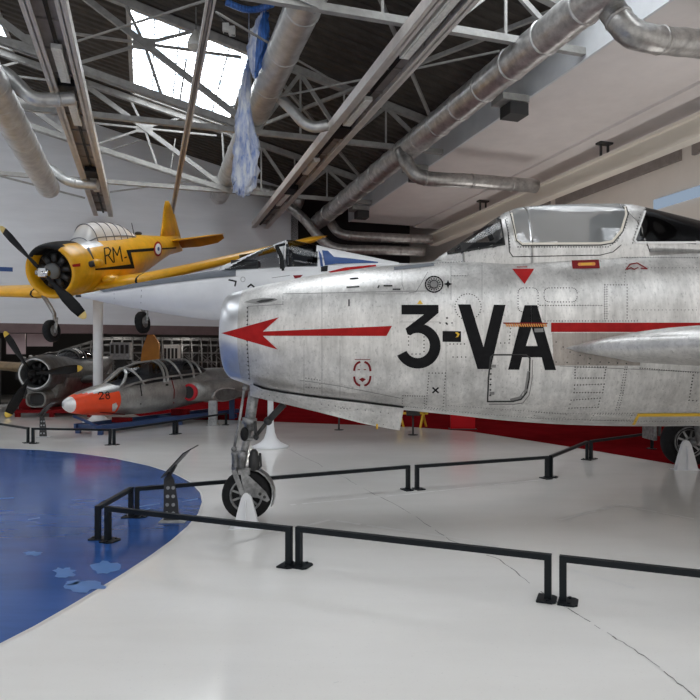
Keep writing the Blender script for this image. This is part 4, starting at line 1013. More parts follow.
for f in cn.f:
    c = sum((cn.v[j] for j in f), V())/len(f); y = c.y if c.y <= DJ else 2*DJ-c.y
    px, py = 350+F*c.x/y, HY-F*(c.z-CH)/y
    k = 1 if inside(gA, px, py) else 2 if inside(gBc, px, py) else 0
    parts_[k].add([cn.v[j] for j in f], [tuple(range(len(f)))], 0, True)
o = part(parts_[0], 'canopy_frame', ['white_jet'], JT); weld(o)
o = part(parts_[1], 'windscreen', ['glass_smoke'], JT); weld(o)
o = part(parts_[2], 'canopy_glass', ['glass_dark'], JT); weld(o)
m = MB(); stroke(m, cjb, [(284.5, 244.5), (280, 250)][:1]+[(276.5, 246.5), (281, 257), (283, 270)], 2.6, 0, .006); decal(m, cjb, [(273.5, 243.8), (279, 247), (283.5, 256), (285, 268.5), (280, 269), (279.5, 258)], 0, .007, 4); part(m, 'windscreen_arch', ['black'], JT)
m = MB(); decal(m, cjb, [(318.5, 250), (321.5, 255), (324, 271), (321, 270)], 0, .006, 4); decal(m, cjb, [(322, 250.5), (328, 251), (334, 257), (350, 258.5), (378, 262), (378, 263), (336, 263.8), (325, 265.5)], 0, .006, 5); part(m, 'blue_stripe', ['blue_mark'], JT)
m = MB(); decal(m, jb, [(328, 272), (345, 267.8), (376, 265), (376, 266.6), (350, 270), (333, 273.8)], 0, .008, 5); part(m, 'red_stripe', ['red_mark'], JT)
m = MB(); decal(m, jb, [(321, 266), (328, 266), (327.5, 271.5), (321, 272)], 0, .008, 4); part(m, 'side_vent', ['black'], JT)
z0 = CH+(HY-270)*KJ
m = MB(); m.box(((300-350)*KJ, DJ, z0+.12), .3, .34, .36); m.box(((308-350)*KJ, DJ, z0+.28), .18, .26, .2); part(m, 'ejection_seat', ['cockpit_grey'], JT)
m = MB(); m.box(((246-350)*KJ, DJ, z0+.06), .5, .36, .2); part(m, 'instrument_coaming', ['cockpit'], JT)
class JF:
    def __call__(s, x, y, z): return V((x, DJ-y, z))
for sg in (1, -1):
    m = MB(); wing(m, JF(), [(2.6, sg*.4, 2.45, 5.5, .05), (6.2, sg*2.0, 2.45, 1.8, .05)]); part(m, 'delta_wing', ['white_jet'], JT)
m = MB(); fin(m, JF(), [(7.2, 0, 3.2, 3.2, .05), (9.4, 0, 5.4, 1.2, .05)]); part(m, 'tail_fin', ['white_jet'], JT)
def trumpet(p, h, label, r=.055, rb=.34):
    t = thing('display_pedestal', p, label, 'pedestal', 'white display pedestals')
    m = MB(); m.lathe(p, (0, 0, 1), [(.5, r*1.0), (h, r)], 20); part(m, 'pole', ['white_paint'], t)
    m = MB(); m.lathe(p, (0, 0, 1), [(0.001, rb), (.025, rb), (.05, rb*.82), (.1, rb*.55), (.17, rb*.36), (.28, rb*.24), (.42, rb*.19), (.52, r*1.05)], 32); part(m, 'flared_base', ['white_paint'], t)
pb = G(270.5, 446.5); pb = V((W(270.5, 400, DJ).x, DJ, 0))
trumpet(pb, CH+(HY-322.5)*KJ, 'white trumpet footed pedestal behind the nose gear leg')

# ------------------------------------------------------------------ yellow trainer
YT = Frame(W(43.2, 272.8, 15.6), 8.5, 14.0, 5.5)
TT = thing('trainer_plane', YT(2, 0, -1.8), 'yellow propeller trainer marked RM, mounted diving below the roof', 'aircraft')
def aload(fr, secs, seg=36, n=2.0):
    return [ring(fr, x, hw, up, dn, zc, n, seg) for x, hw, up, dn, zc in secs]
yt = [(1.12, .64, .66, .70, 0), (1.5, .66, .67, .72, 0), (2.1, .64, .68, .74, 0), (3.0, .62, .66, .74, 0), (4.2, .58, .62, .70, .02), (5.2, .48, .56, .58, .06), (6.2, .36, .44, .44, .10), (7.2, .24, .32, .32, .14), (8.0, .13, .26, .34, .18), (8.45, .05, .22, .34, .2)]
tf = MB(); tf.loft(aload(YT, [(x, *interp(yt, x)) for x in [1.12+.15*i for i in range(49)]]), 0)
tb = tf.bvh()
for i, f in enumerate(tf.f):
    c = sum((tf.v[j] for j in f), V())/len(f) - YT.o; lx, ly, lz = c.dot(YT.A), c.dot(YT.L), c.dot(YT.U)
    if lx < 2.1 and lz > .42: tf.m[i] = 1
part(tf, 'fuselage', ['yellow', 'alu_bright'], TT)
cw = MB(); R0 = .70
cw.loft([[YT(x, R0*s*math.cos(2*PI*k/48), R0*s*math.sin(2*PI*k/48)) for k in range(48)] for x, s in ((.62, .74), (.4, .76), (.30, .79), (.25, .84), (.25, .90), (.32, .96), (.5, .99), (.8, 1.0), (1.16, .985))], 0, True, False, False)
for i, f in enumerate(cw.f):
    c = sum((cw.v[j] for j in f), V())/len(f) - YT.o; ly, lz = c.dot(YT.L), c.dot(YT.U)
    if lz > .42 and ly < .38: cw.m[i] = 1
part(cw, 'engine_cowling', ['yellow', 'black'], TT, 'yellow cowl with black top')
cwb = cw.bvh()
m = MB(); m.lathe(YT(.62, 0, 0), -YT.A, [(0, .58), (.02, .50), (.02, .05)], 36); en = part(m, 'radial_engine', ['black'], TT)
for i in range(9):
    t = 2*PI*i/9; k = MB(); k.tube([YT(.5, .18*math.cos(t), .18*math.sin(t)), YT(.5, .42*math.cos(t), .42*math.sin(t))], .075, 10); part(k, 'cylinder_head', ['gear_dark'], en)
m = MB(); m.lathe(YT(.42, 0, 0), -YT.A, [(0, .2), (.1, .19), (.18, .12), (.22, .06)], 20); part(m, 'crankcase', ['cockpit_grey'], TT)
m = MB(); m.lathe(YT(.25, 0, 0), -YT.A, [(0, .06), (.3, .06), (.36, .04)], 16); m.box(YT(0, 0, 0), .18, .16, .2); m.tube([YT(-.02, -.16, .03), YT(-.02, .16, -.03)], .07, 10); part(m, 'propeller_hub', ['chrome'], TT)
def blade(fr, ang, R, mt_b, mt_t, parent, wmax=.13, x0=0.0):
    d = fr.L*math.cos(ang)+fr.U*math.sin(ang); e = fr.A.cross(d).normalized()
    rings = []
    for r, wd, th, tw in ((.10, .045, .045, 1.2), (.22, .05, .045, 1.0), (.36, .085, .03, .75), (.55, .125, .022, .55), (.75, .13, .016, .42), (.90, .105, .012, .35), (.97, .07, .01, .33), (1.0, .02, .008, .33)):
        c = fr(x0, 0, 0)+d*(r*R); u = e*math.cos(tw)-fr.A*math.sin(tw); v_ = e*math.sin(tw)+fr.A*math.cos(tw); wd *= wmax/.13*R/1.37
        rings.append([c+u*(wd*math.cos(q))+v_*(th*math.sin(q)) for q in [2*PI*k/12 for k in range(12)]])
    m = MB(); m.loft(rings[:6]); b_ = part(m, 'propeller_blade', [mt_b], parent)
    m = MB(); m.loft(rings[5:]); part(m, 'blade_tip', [mt_t], b_)
A0 = math.radians(124.5)
blade(YT, A0, 1.46, 'black', 'tip_cream', TT); blade(YT, A0+PI, 1.46, 'black', 'tip_cream', TT)
# canopy (greenhouse)
gt = [(1.75, .26, .03), (1.95, .30, .22), (2.2, .33, .40), (2.6, .34, .45), (3.4, .34, .43), (4.0, .32, .34), (4.5, .27, .14), (4.75, .22, .02)]
m = MB(); rings = []
for i in range(30):
    x = 1.75+3.0*i/29; hw, h = interp(gt, x); zb = interp(yt, x)[1]-.14+interp(yt, x)[3]
    rings.append([YT(x, hw*sup(PI*k/16, 2.3)[0], zb+(h+.12)*sup(PI*k/16, 2.3)[1]) for k in range(17)])
m.loft(rings, 0, True, closed=False); gb = m.bvh(); part(m, 'canopy_glass', ['glass_milky'], TT)
m = MB()
for x in (1.78, 2.2, 2.65, 3.1, 3.5, 3.9, 4.3, 4.72):
    hw, h = interp(gt, x); zb = interp(yt, x)[1]-.14+interp(yt, x)[3]
    pts = [YT(x, 1.01*hw*sup(PI*k/16, 2.3)[0], zb+(h+.13)*sup(PI*k/16, 2.3)[1]) for k in range(17)]
    for a, b_ in zip(pts, pts[1:]): m.beam(a, b_, .022, .022)
for kk in (1, 15):
    pts = []
    for i in range(16):
        x = 1.78+2.95*i/15; hw, h = interp(gt, x); zb = interp(yt, x)[1]-.14+interp(yt, x)[3]
        pts.append(YT(x, 1.01*hw*sup(PI*kk/16, 2.3)[0], zb+(h+.13)*sup(PI*kk/16, 2.3)[1]))
    for a, b_ in zip(pts, pts[1:]): m.beam(a, b_, .03, .03)
part(m, 'canopy_frame', ['jet_grey'], TT)
m = MB()
for x in (2.7, 3.7): m.box(YT(x, 0, .66), .2, .2, .3)
part(m, 'pilot_seat', ['cockpit_grey'], TT)
m = MB(); m.tube([YT(5.0, 0, .5), YT(5.0, 0, 1.0)], .012, 6); m.tube([YT(5.3, 0, .5), YT(5.3, 0, .66)], .05, 6); m.ball(YT(5.3, 0, .66), .1, 0, (1.2, .8, .6)); part(m, 'radio_mast', ['gear_dark'], TT)
# wing: centre section and two dihedral panels
for sg in (1, -1):
    m = MB(); zz = -.58
    secs = [(1.45, 0, zz, 2.3, .15), (1.5, sg*1.45, zz, 2.25, .15)] + [(1.5+.14*(y-1.45), sg*y, zz+.098*(y-1.45), 2.25-.21*(y-1.45), .13) for y in (2.5, 3.5, 4.5, 5.5, 6.1)] + [(2.4, sg*6.38, zz+.485, .9, .06)]
    wing(m, YT, secs); wo = part(m, 'wing', ['yellow'], TT)
    k = MB(); k.add([], []); pr = foil()
    rg = [[YT(x0+c*u-(.004 if u < .5 else -.004), sg*y, z+c*t_*w_*1.02) for u, w_ in pr] for x0, y, z, c, t_ in ((1.5, 1.5, zz+.004, 2.25, .15), (1.5, 1.55, zz+.008, 2.245, .15))]
    k.loft(rg); part(k, 'wing_joint', ['black'], wo)
    k = MB(); k.box(YT(1.53+.14*(3.0), sg*4.45, zz+.29), .1, .34, .09, 0, Matrix((YT.A, YT.L, YT.U)).transposed()); part(k, 'landing_light', ['glass_dark'], wo)
for sg in (1, -1):
    m = MB(); m.ball(YT(2.1, sg*.62, -.55), .5, 0, (.6, 1.3, .35)); part(m, 'wing_root_fairing', ['yellow'], TT)
for sg in (1, -1):
    m = MB(); wing(m, YT, [(7.2, sg*.05, .28, .85, .10), (7.45, sg*1.4, .28, .65, .10), (7.6, sg*1.85, .28, .45, .07)]); part(m, 'tailplane', ['yellow'], TT)
    m = MB(); wing(m, Frame(YT(0, 0, 0), 8.5, 14.0, 5.5), [(7.95, sg*.15, .30, .3, .12)]) if False else None
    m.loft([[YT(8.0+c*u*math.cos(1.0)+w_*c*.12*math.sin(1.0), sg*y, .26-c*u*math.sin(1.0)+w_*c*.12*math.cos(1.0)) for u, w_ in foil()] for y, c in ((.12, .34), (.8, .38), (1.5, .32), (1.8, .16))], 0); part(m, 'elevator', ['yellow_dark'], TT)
m = MB(); fin(m, YT, [(6.7, 0, .30, 1.5, .07), (7.15, 0, .85, 1.15, .08), (7.55, 0, 1.4, .75, .08), (7.8, 0, 1.66, .3, .06)]); part(m, 'tail_fin', ['yellow'], TT)
m = MB(); fin(m, YT, [(8.05, 0, -.14, .45, .1), (8.1, 0, .2, .5, .1), (8.1, 0, .7, .4, .1), (8.15, 0, 1.2, .25, .1)]); part(m, 'rudder', ['yellow'], TT)
# landing gear
for sg in (1, -1):
    top = YT(1.65, sg*1.27, -.62); c = W(51.5, 331, 16.7) if sg < 0 else W(142.5, 322.5, 16.9)
    m = MB(); m.tube([top, c+V((.02, .12, .45)) if sg < 0 else c+V((0, .1, .3)), c+V((.10, .0, 0))], [.06, .05, .04], 10); m.tube([c+V((.13, 0, 0)), c], .05, 8)
    m.beam(c+V((.10, .1, .35)), c+V((.13, -.02, .05)), .05, .04); part(m, 'gear_leg', ['gear'], TT)
    m = MB(); wheel(m, c, YT.L, .29, .2, 0); wo = part(m, 'wheel', ['rubber'], TT)
    m = MB(); m.lathe(c, YT.L, [(-.06, .15), (.06, .15), (.09, .13), (.07, .06), (.09, .04)], 20); part(m, 'hub', ['gear'], wo)
# paint marks
m = MB(); stroke(m, tb, [(105.5, 264), (104, 248.5), (108, 247.8), (110.5, 250.5), (109, 254.5), (105.5, 256)], 1.2, 0, .01, False, 2); stroke(m, tb, [(108, 255.5), (113, 262.5)], 1.2, 0, .01, False, 2)
stroke(m, tb, [(114, 262.3), (112.5, 247.8), (117, 255.5), (119.5, 246.8), (122, 261.2)], 1.2, 0, .01, False, 2); stroke(m, tb, [(124.4, 257.8), (126.2, 257.2)], 1.3, 0, .01, False, 2); part(m, 'code_lettering', ['black_mark'], TT, 'black letters RM')
m = MB(); decal(m, tb, [(88, 269.6), (130.6, 264.2), (126, 250.2), (154, 248), (154, 250.8), (130.6, 252.6), (134.4, 268.4), (90, 270.4)], 0, .01, 4); part(m, 'black_flash', ['black_mark'], TT)
m = MB(); decal(m, tb, [(161, 248.2), (176, 247.2), (176, 248.4), (161, 249.6)], 0, .01, 4); part(m, 'tail_line', ['black_mark'], TT)
m = MB(); decal(m, tb, ellipse(157.6, 249, 4.1, 7.4, 18), 0, .012, 3); decal(m, tb, ellipse(157.7, 249, 3.0, 5.4, 16), 1, .018, 3); decal(m, tb, ellipse(157.8, 249, 1.1, 2.0, 12), 2, .024, 3); part(m, 'roundel', ['red_mark', 'white_mark', 'blue_mark'], TT, 'red white and blue roundel')
m = MB(); decal(m, tb, [(70, 265), (80, 263.4), (80, 266.6), (70, 267.2)], 0, .012, 3); decal(m, cwb, [(70, 265), (80, 263.4), (80, 266.6), (70, 267.2)], 0, .012, 3); part(m, 'red_dash', ['red_mark'], TT)
m = MB(); decal(m, tb, [(84, 253), (90, 250.8), (92.5, 263), (86.5, 265)], 0, .015, 4); decal(m, tb, [(86, 249), (88.5, 248), (93.5, 260), (91, 262)], 1, .03, 4); part(m, 'exhaust_shield', ['alu_bright', 'gear_dark'], TT)
p, nn = hit(tb, 82, 259)
if p is not None:
    m = MB(); m.lathe(p-nn*.05, nn, [(0, .16), (.08, .15), (.1, .06)], 12); part(m, 'exhaust_collector', ['alu_bright'], TT)
p, nn = hit(tb, 92, 264)
if p is not None:
    m = MB(); m.tube([p+YT.A*-.1, p+YT.A*.1+nn*.03, p+YT.A*.4+nn*.02, p+YT.A*.5-nn*.05], [.07, .12, .08, .03], 12); part(m, 'exhaust_fairing', ['yellow'], TT)
    m = MB(); m.tube([p+YT.A*-.2+nn*.0, p+YT.A*-.12+nn*.14], .08, 10); part(m, 'exhaust_stub', ['gear_dark'], TT)
# its pole and tail hanger
t = thing('support_pole', V((W(98, 400, 17.3).x, 17.3, 0)), 'plain white pole carrying the yellow trainer, behind the orange nose', 'pole')
pt = V((W(98, 400, 17.3).x, 17.3, 0)); m = MB(); m.lathe(pt, (0, 0, 1), [(0.3, .125), (3.32, .125)], 24); part(m, 'pole', ['white_paint'], t)
m = MB(); m.lathe(pt, (0, 0, 1), [(0.001, .38), (.03, .38), (.08, .25), (.16, .16), (.32, .125)], 28); part(m, 'flared_base', ['white_paint'], t)
t = thing('ceiling_beam', B(1.0, 12, 7.33), 'slim brown steel beam running lengthwise overhead, vanishing behind the yellow tail fin', 'beam')
m = MB(); m.bbox(.93, 1.07, -3, 26.98, 7.41, 7.44); m.bbox(.985, 1.015, -3, 26.98, 7.34, 7.41); part(m, 'web', ['rail_in'], t)
for q in (.945, 1.055):
    m = MB(); m.bbox(q-.02, q+.02, -3, 26.98, 7.33, 7.41); part(m, 'flange', ['rail'], t)

# ------------------------------------------------------------------ grey propeller plane (left, behind)
GP = Frame(W(32.5, 374, 18.5), -3.5, .5, 0)
GT = thing('propeller_plane', GP(2, 0, -1.25), 'weathered grey propeller plane with yellow blade tips on red cart', 'aircraft')
cw = MB(); cw.loft([[GP(x, .50*s*math.cos(2*PI*k/40), .50*s*math.sin(2*PI*k/40)) for k in range(40)] for x, s in ((.6, .7), (.3, .72), (.15, .82), (.1, .92), (.2, 1.0), (.5, 1.06), (1.2, 1.12))], 0, True, False, False); part(cw, 'engine_cowling', ['grey_plane'], GT)
m = MB(); m.lathe(GP(.13, 0, 0), -GP.A, [(-.01, .445), (0.0, .46), (.015, .45), (.01, .41), (-.02, .40)], 36, caps=False); part(m, 'cowl_lip', ['alu_bright'], GT)
gt_ = [(1.1, .56, .54, .80, 0), (2, .62, .50, .94, 0), (3, .64, .48, .96, 0), (4.5, .58, .45, .8, .02), (5.5, .42, .42, .55, .08), (6.8, .18, .22, .2, .25), (7.4, .06, .1, .1, .3)]
m = MB(); m.loft(aload(GP, [(x, *interp(gt_, x)) for x in [1.1+.2*i for i in range(32)]]), 0)
for i, f in enumerate(m.f):
    c = sum((m.v[j] for j in f), V())/len(f) - GP.o
    if c.dot(GP.U) < -.1: m.m[i] = 1
gb = m.bvh(); part(m, 'fuselage', ['grey_plane', 'grey_plane_light'], GT)
m = MB(); m.loft([[GP(x, .30*s*sup(2*PI*k/24, 2.8)[0], -.74+.24*s*sup(2*PI*k/24, 2.8)[1]) for k in range(24)] for x, s in ((.5, .74), (.22, .78), (.18, .9), (.25, 1.0), (.8, 1.2), (1.4, 1.3))], 0, True, True, False)
m.f; part(m, 'chin_scoop', ['grey_plane_light'], GT)
m = MB(); m.add([GP(.35, .22*sup(2*PI*k/24, 2.8)[0], -.74+.17*sup(2*PI*k/24, 2.8)[1]) for k in range(24)], [tuple(range(24))]); part(m, 'scoop_opening', ['cockpit'], GT)
m = MB(); m.loft([[GP(x, .5*s*math.cos(2*PI*k/24), -.45+1.0*0+.5*s*math.sin(2*PI*k/24)) for k in range(24)] for x, s in ((.7, .9), (1.3, 1.0), (2.5, 1.02))]); part(m, 'belly_fairing', ['grey_plane_light'], GT)
m = MB(); m.lathe(GP(.55, 0, 0), -GP.A, [(0, .36), (.05, .34), (.1, .2), (.3, .16)], 28); en = part(m, 'radial_engine', ['black'], GT)
for i in range(9):
    t = 2*PI*i/9; k = MB(); k.tube([GP(.42, .12*math.cos(t), .12*math.sin(t)), GP(.42, .32*math.cos(t), .32*math.sin(t))], .055, 8); part(k, 'cylinder_head', ['gear_dark'], en)
m = MB(); m.lathe(GP(.3, 0, 0), -GP.A, [(0, .14), (.2, .12), (.4, .09), (.5, .03)], 18); part(m, 'propeller_hub', ['black'], GT)
for q in (7, 122, 240): blade(GP, math.radians(q), 1.42, 'black', 'tip_yellow', GT, .13, -.05)
m = MB(); rings = []
for x, hw, h in ((2.2, .3, .02), (2.7, .36, .30), (3.3, .38, .35), (4.2, .36, .28), (4.9, .3, .02)):
    rings.append([GP(x, hw*math.cos(PI*k/12), .42+h*math.sin(PI*k/12)) for k in range(13)])
m.loft(rings, 0, True, closed=False); part(m, 'canopy_glass', ['glass_dark'], GT)
m = MB()
for x, hw, h in ((2.7, .36, .30), (3.3, .38, .35), (4.2, .36, .28)):
    pts = [GP(x, hw*math.cos(PI*k/12), .43+h*math.sin(PI*k/12)) for k in range(13)]
    for a, b_ in zip(pts, pts[1:]): m.beam(a, b_, .04, .04)
part(m, 'canopy_frame', ['grey_plane'], GT)
m = MB()
for x in (2.9, 3.1): 
    pts = [GP(x, .375*math.cos(PI*k/12), .44+.33*math.sin(PI*k/12)) for k in range(2, 6)]
    for a, b_ in zip(pts, pts[1:]): m.beam(a, b_, .05, .02)
part(m, 'white_bars', ['white_mark'], GT)
for sg, mt in ((-1, 'olive'), ):
    m = MB(); wing(m, GP, [(2.0, sg*.5, .05, 2.4, .15), (2.6, sg*4.0, .35, 1.6, .12)]); part(m, 'wing', [mt], GT, 'tan coloured wing')
m = MB(); wing(m, GP, [(2.1, .5, -.25, 2.0, .14), (2.3, 1.15, -.2, 1.8, .14)]); part(m, 'wing_stub', ['grey_plane'], GT)
c0 = GP(2, 0, 0); c0.z = 0
t = thing('support_cart', c0, 'red steel cart carrying the grey propeller plane', 'cart')
m = MB()
cx = c0.x
for y in (18.9, 22.1): m.box((cx+.55, y, .17), 2.3, .12, .10)
for x in (-.5, .5, 1.6): m.box((cx+x, 20.5, .17), .14, 3.2, .10)
part(m, 'cart_frame', ['red_frame'], t)
m = MB(); m.box((cx+.45, 20.6, .22), 1.9, 2.2, .06); m.box((cx-.45, 19.3, .36), .35, .2, .3); m.box((cx+1.05, 19.3, .36), .35, .2, .3); part(m, 'cradle', ['red_frame'], t)
for x in (-.5, .5, 1.6):
    for y in (18.9, 22.1): m = MB(); m.box((cx+x, y, .06), .12, .12, .12); part(m, 'leg', ['red_frame'], t)

# ------------------------------------------------------------------ orange-nosed cockpit section
MG = Frame(W(63, 405, 13.9), 27, 0.8, 0); MG.L = -MG.L; MG.L = MG.L*-1
MT = thing('jet_cockpit_section', MG(2.2, 0, -.7), 'silver jet front section with orange nose numbered 28', 'aircraft')
mt_ = [(0, .03, .03, .03, 0), (.05, .10, .10, .10, 0), (.18, .19, .17, .18, .0), (.5, .30, .26, .27, .02), (1.0, .41, .34, .36, .05), (1.6, .48, .42, .42, .07), (2.4, .52, .47, .47, .10), (3.4, .53, .50, .46, .13), (4.4, .52, .52, .40, .16), (5.4, .45, .48, .32, .20), (6.6, .36, .4, .28, .22)]
m = MB(); m.loft(aload(MG, [(x, *smooth_tab(mt_, x)) for x in [0, .02, .05, .1, .18, .25] + [.3+.1*i for i in range(64)]]), 0)
mb_ = m.bvh()
for i, f in enumerate(m.f):
    c = sum((m.v[j] for j in f), V())/len(f) - MG.o; lx, lz = c.dot(MG.A), c.dot(MG.U)
    if .16 < lx < 1.22 and lz < .22+.0*lx: m.m[i] = 1
    if lx <= .16: m.m[i] = 2
stroke(m, mb_, [(140, 385), (141.5, 395), (140.5, 404)], 1.2, 3, .01); stroke(m, mb_, [(171, 378), (174, 390), (173.5, 403)], 1.0, 4, .01); stroke(m, mb_, [(166, 385), (167.5, 385)], 2, 3, .01)
stroke(m, mb_, [(100, 412), (130, 414.5), (165, 411), (180, 408)], .9, 4, .008)
decal(m, mb_, [(112, 404), (116, 402.5), (117.5, 406), (115, 411), (112, 411)], 2, .01, 3)
part(m, 'fuselage', ['alu_grey', 'orange', 'alu_bright', 'seam', 'dark_red'], MT, 'grey metal body with orange nose')
m = MB(); stroke(m, mb_, [(98, 394.5), (99, 392.6), (102, 392.4), (103, 394.2), (99, 399.2), (103.5, 398.6)], 1.0, 0, .01, False, 2)
stroke(m, mb_, ellipse(107.2, 393.6, 1.6, 1.6, 10), .9, 0, .01, True, 2); stroke(m, mb_, ellipse(107.6, 397, 1.9, 1.9, 10), .9, 0, .01, True, 2); part(m, 'number_lettering', ['black_mark'], MT, 'black number 28')
# canopies
ct2 = [(1.1, .28, .02), (1.7, .38, .30), (2.1, .40, .37), (3.0, .41, .38), (3.7, .40, .35), (4.1, .34, .24), (4.6, .24, .02)]
m = MB(); rings = []
def mz(x): q = smooth_tab(mt_, x); return q[1]+q[3]
for i in range(34):
    x = 1.1+3.5*i/33; hw, h = interp(ct2, x); zb = mz(x)-.20
    rings.append([MG(x, hw*sup(PI*k/16, 2.2)[0], zb+(h+.14)*sup(PI*k/16, 2.2)[1]) for k in range(17)])
m.loft(rings, 0, True, closed=False); part(m, 'canopy_glass', ['glass_dark'], MT)
def hoop(m, x, lean=0.0, w_=.06):
    pts = []
    for k in range(17):
        xx = x+lean*sup(PI*k/16, 2.2)[1]; hw, h = interp(ct2, xx); zb = mz(xx)-.20
        pts.append(MG(xx, 1.015*hw*sup(PI*k/16, 2.2)[0], zb+(h+.15)*sup(PI*k/16, 2.2)[1]))
    for a, b_ in zip(pts, pts[1:]): m.beam(a, b_, w_, .04)
m = MB()
for x, ln in ((1.15, .5), (1.95, -.25), (2.62, 0), (2.74, 0), (3.25, -.2), (3.72, 0), (4.1, -.1)): hoop(m, x, ln)
for kk in (1, 8, 15):
    pts = []
    for i in range(20):
        x = 1.15+3.4*i/19; hw, h = interp(ct2, x); zb = mz(x)-.20; pts.append(MG(x, 1.015*hw*sup(PI*kk/16, 2.2)[0], zb+(h+.15)*sup(PI*kk/16, 2.2)[1]))
    for a, b_ in zip(pts, pts[1:]): m.beam(a, b_, .07, .04)
part(m, 'canopy_frame', ['alu_grey'], MT)
m = MB()
for x in (2.45, 3.55): m.box(MG(x, 0, mz(x)+.08), .2, .3, .36)
part(m, 'pilot_seat', ['panel_grey'], MT)
for sg in (1, -1):
    m = MB(); m.loft([[MG(x, sg*(.50+yy)+r*math.cos(2*PI*k/24), .10+r*1.1*math.sin(2*PI*k/24)) for k in range(24)] for x, r, yy in ((3.32, .20, .1), (4.0, .27, .1), (5.0, .28, .08), (6.5, .24, .0))], 0)
    part(m, 'engine_nacelle', ['alu_grey'], MT)
for sg in (1, -1):
    m = MB(); m.lathe(MG(3.40, sg*.60, .10), -MG.A, [(0, .21), (.08, .225), (.13, .20), (.10, .15), (-.05, .13)], 28, 0, True, False); m.lathe(MG(3.38, sg*.60, .10), -MG.A, [(.08, .16), (.09, .16)], 20, 1)
    part(m, 'intake_ring', ['red_inlet', 'cockpit'], MT, 'red ring round the engine intake')
for sg in (1, -1):
    m = MB(); pr = foil(); m.loft([[MG(3.9+1.5*u, sg*y, -.02+1.5*w_*.24) for u, w_ in pr] for y in (.42, .9)], 0)
    m.loft([[MG(3.9+1.5*(u*.9+.05), sg*y, -.02+1.3*w_*.24) for u, w_ in pr] for y in (.9, .905)], 1)
    part(m, 'wing_root', ['alu_grey', 'grey_plane'], MT)
    m = MB(); pts = [MG(3.9+1.5*u, sg*.91, -.02+1.5*w_*.24) for u, w_ in pr[:6]]+[]
    for a_, b_ in zip(pts, pts[1:]): m.beam(a_, b_, .03, .03)
    part(m, 'root_edge', ['alu_bright'], MT)
# its blue stand
f0 = MG(0, 0, 0); f0.z = 0
t = thing('display_stand', f0+V((1.6, 2.4, 0)), 'blue steel stand under the orange nosed jet section', 'stand')
g = lambda x, y, z: V((MG(x, y, 0).x, MG(x, y, 0).y, z))
m = MB(); m.beam(g(.7, -.3, .16), g(.55, .42, .16), .10, .1)
for y in (-.35, .42): m.beam(g(.6, y, .16), g(5.6, y, .20), .08, .11)
m.beam(g(3.2, -.35, .16), g(3.2, .42, .16), .1, .1); part(m, 'stand_frame', ['blue_frame'], t)
m = MB(); m.beam(g(.55, .42, .2), g(.35, -.1, .42), .06, .05); part(m, 'nose_strut', ['blue_frame'], t)
m = MB(); m.beam(g(1.6, -.2, .24), g(1.6, .3, .24), .16, .12); m.beam(g(3.6, -.2, .28), g(3.6, .3, .28), .16, .16); part(m, 'cradle', ['red_frame'], t)
for x, y in ((.65, -.3), (.65, .4), (3.2, -.3), (3.2, .4), (5.5, -.3), (5.5, .4)): m = MB(); q = g(x, y, 0); m.box(q+V((0, 0, .06)), .1, .1, .12); part(m, 'leg', ['blue_frame'], t)
p = G(213, 425.3); t = thing('trestle_post', p, 'grey square post propping the cut wing root of the jet section', 'post')
m = MB(); m.box(p+V((0, 0, .31)), .2, .16, .62); part(m, 'column', ['panel_grey'], t)
m = MB(); m.box(p+V((0, 0, .01)), .3, .24, .02); part(m, 'foot_plate', ['panel_grey'], t)
p = W(232, 400, 18.2); m = MB(); m.box((p.x, p.y, .75), .14, .12, 1.5); tag(m.build('banner_post', ['blue_frame']), 'dark blue upright post behind the fighter nose', 'post')

# ------------------------------------------------------------------ back room exhibits below the white wall
ST = thing('airframe_skeleton', B(1.5, 29.6, 0), 'long bare grey airframe skeleton in the room under white wall', 'airframe')
a0, a1 = -4.6, 5.2
def sk(a, th): 
    e = min(1, (a-a0+.6)/3.5); return B(a, 29.6-.95*e*math.cos(th), 1.45+1.05*e*math.sin(th)+.15*e)
m = MB()
for th in [2*PI*k/16 for k in range(16)]:
    pts = [sk(a0+(a1-a0)*i/14, th) for i in range(15)]
    for x, y in zip(pts, pts[1:]): m.beam(x, y, .045, .045)
part(m, 'longeron', ['skeleton'], ST)
for i in range(25):
    a = a0+(a1-a0)*i/24; m = MB(); pts = [sk(a, 2*PI*k/20) for k in range(21)]
    for x, y in zip(pts, pts[1:]): m.beam(x, y, .05, .05)
    part(m, 'frame_hoop', ['skeleton'], ST)
m = MB()
for i in range(14):
    x0, x1 = a0+(a1-a0)*i/14, a0+(a1-a0)*(i+1)/14
    m.beam(sk(x0, PI*1.35), sk(x1, PI*1.65), .05); m.beam(sk(x0, PI*1.65), sk(x1, PI*1.35), .05); m.beam(sk(x0, PI*.4), sk(x1, PI*.6), .04)
    m.beam(sk(x0, PI*.9), sk(x1, PI*1.1), .035); m.beam(sk(x0, 0.3), sk(x1, -.3), .035); m.beam(sk(x0, 0), sk(x1, .6), .03)
part(m, 'cross_brace', ['skeleton'], ST)
for a in (-2.5, 1.5, 4.2): m = MB(); m.bbox(a-.06, a+.06, 29.54, 29.66, 0, .6); part(m, 'trestle', ['gear_dark'], ST)
rn = random.Random(5)
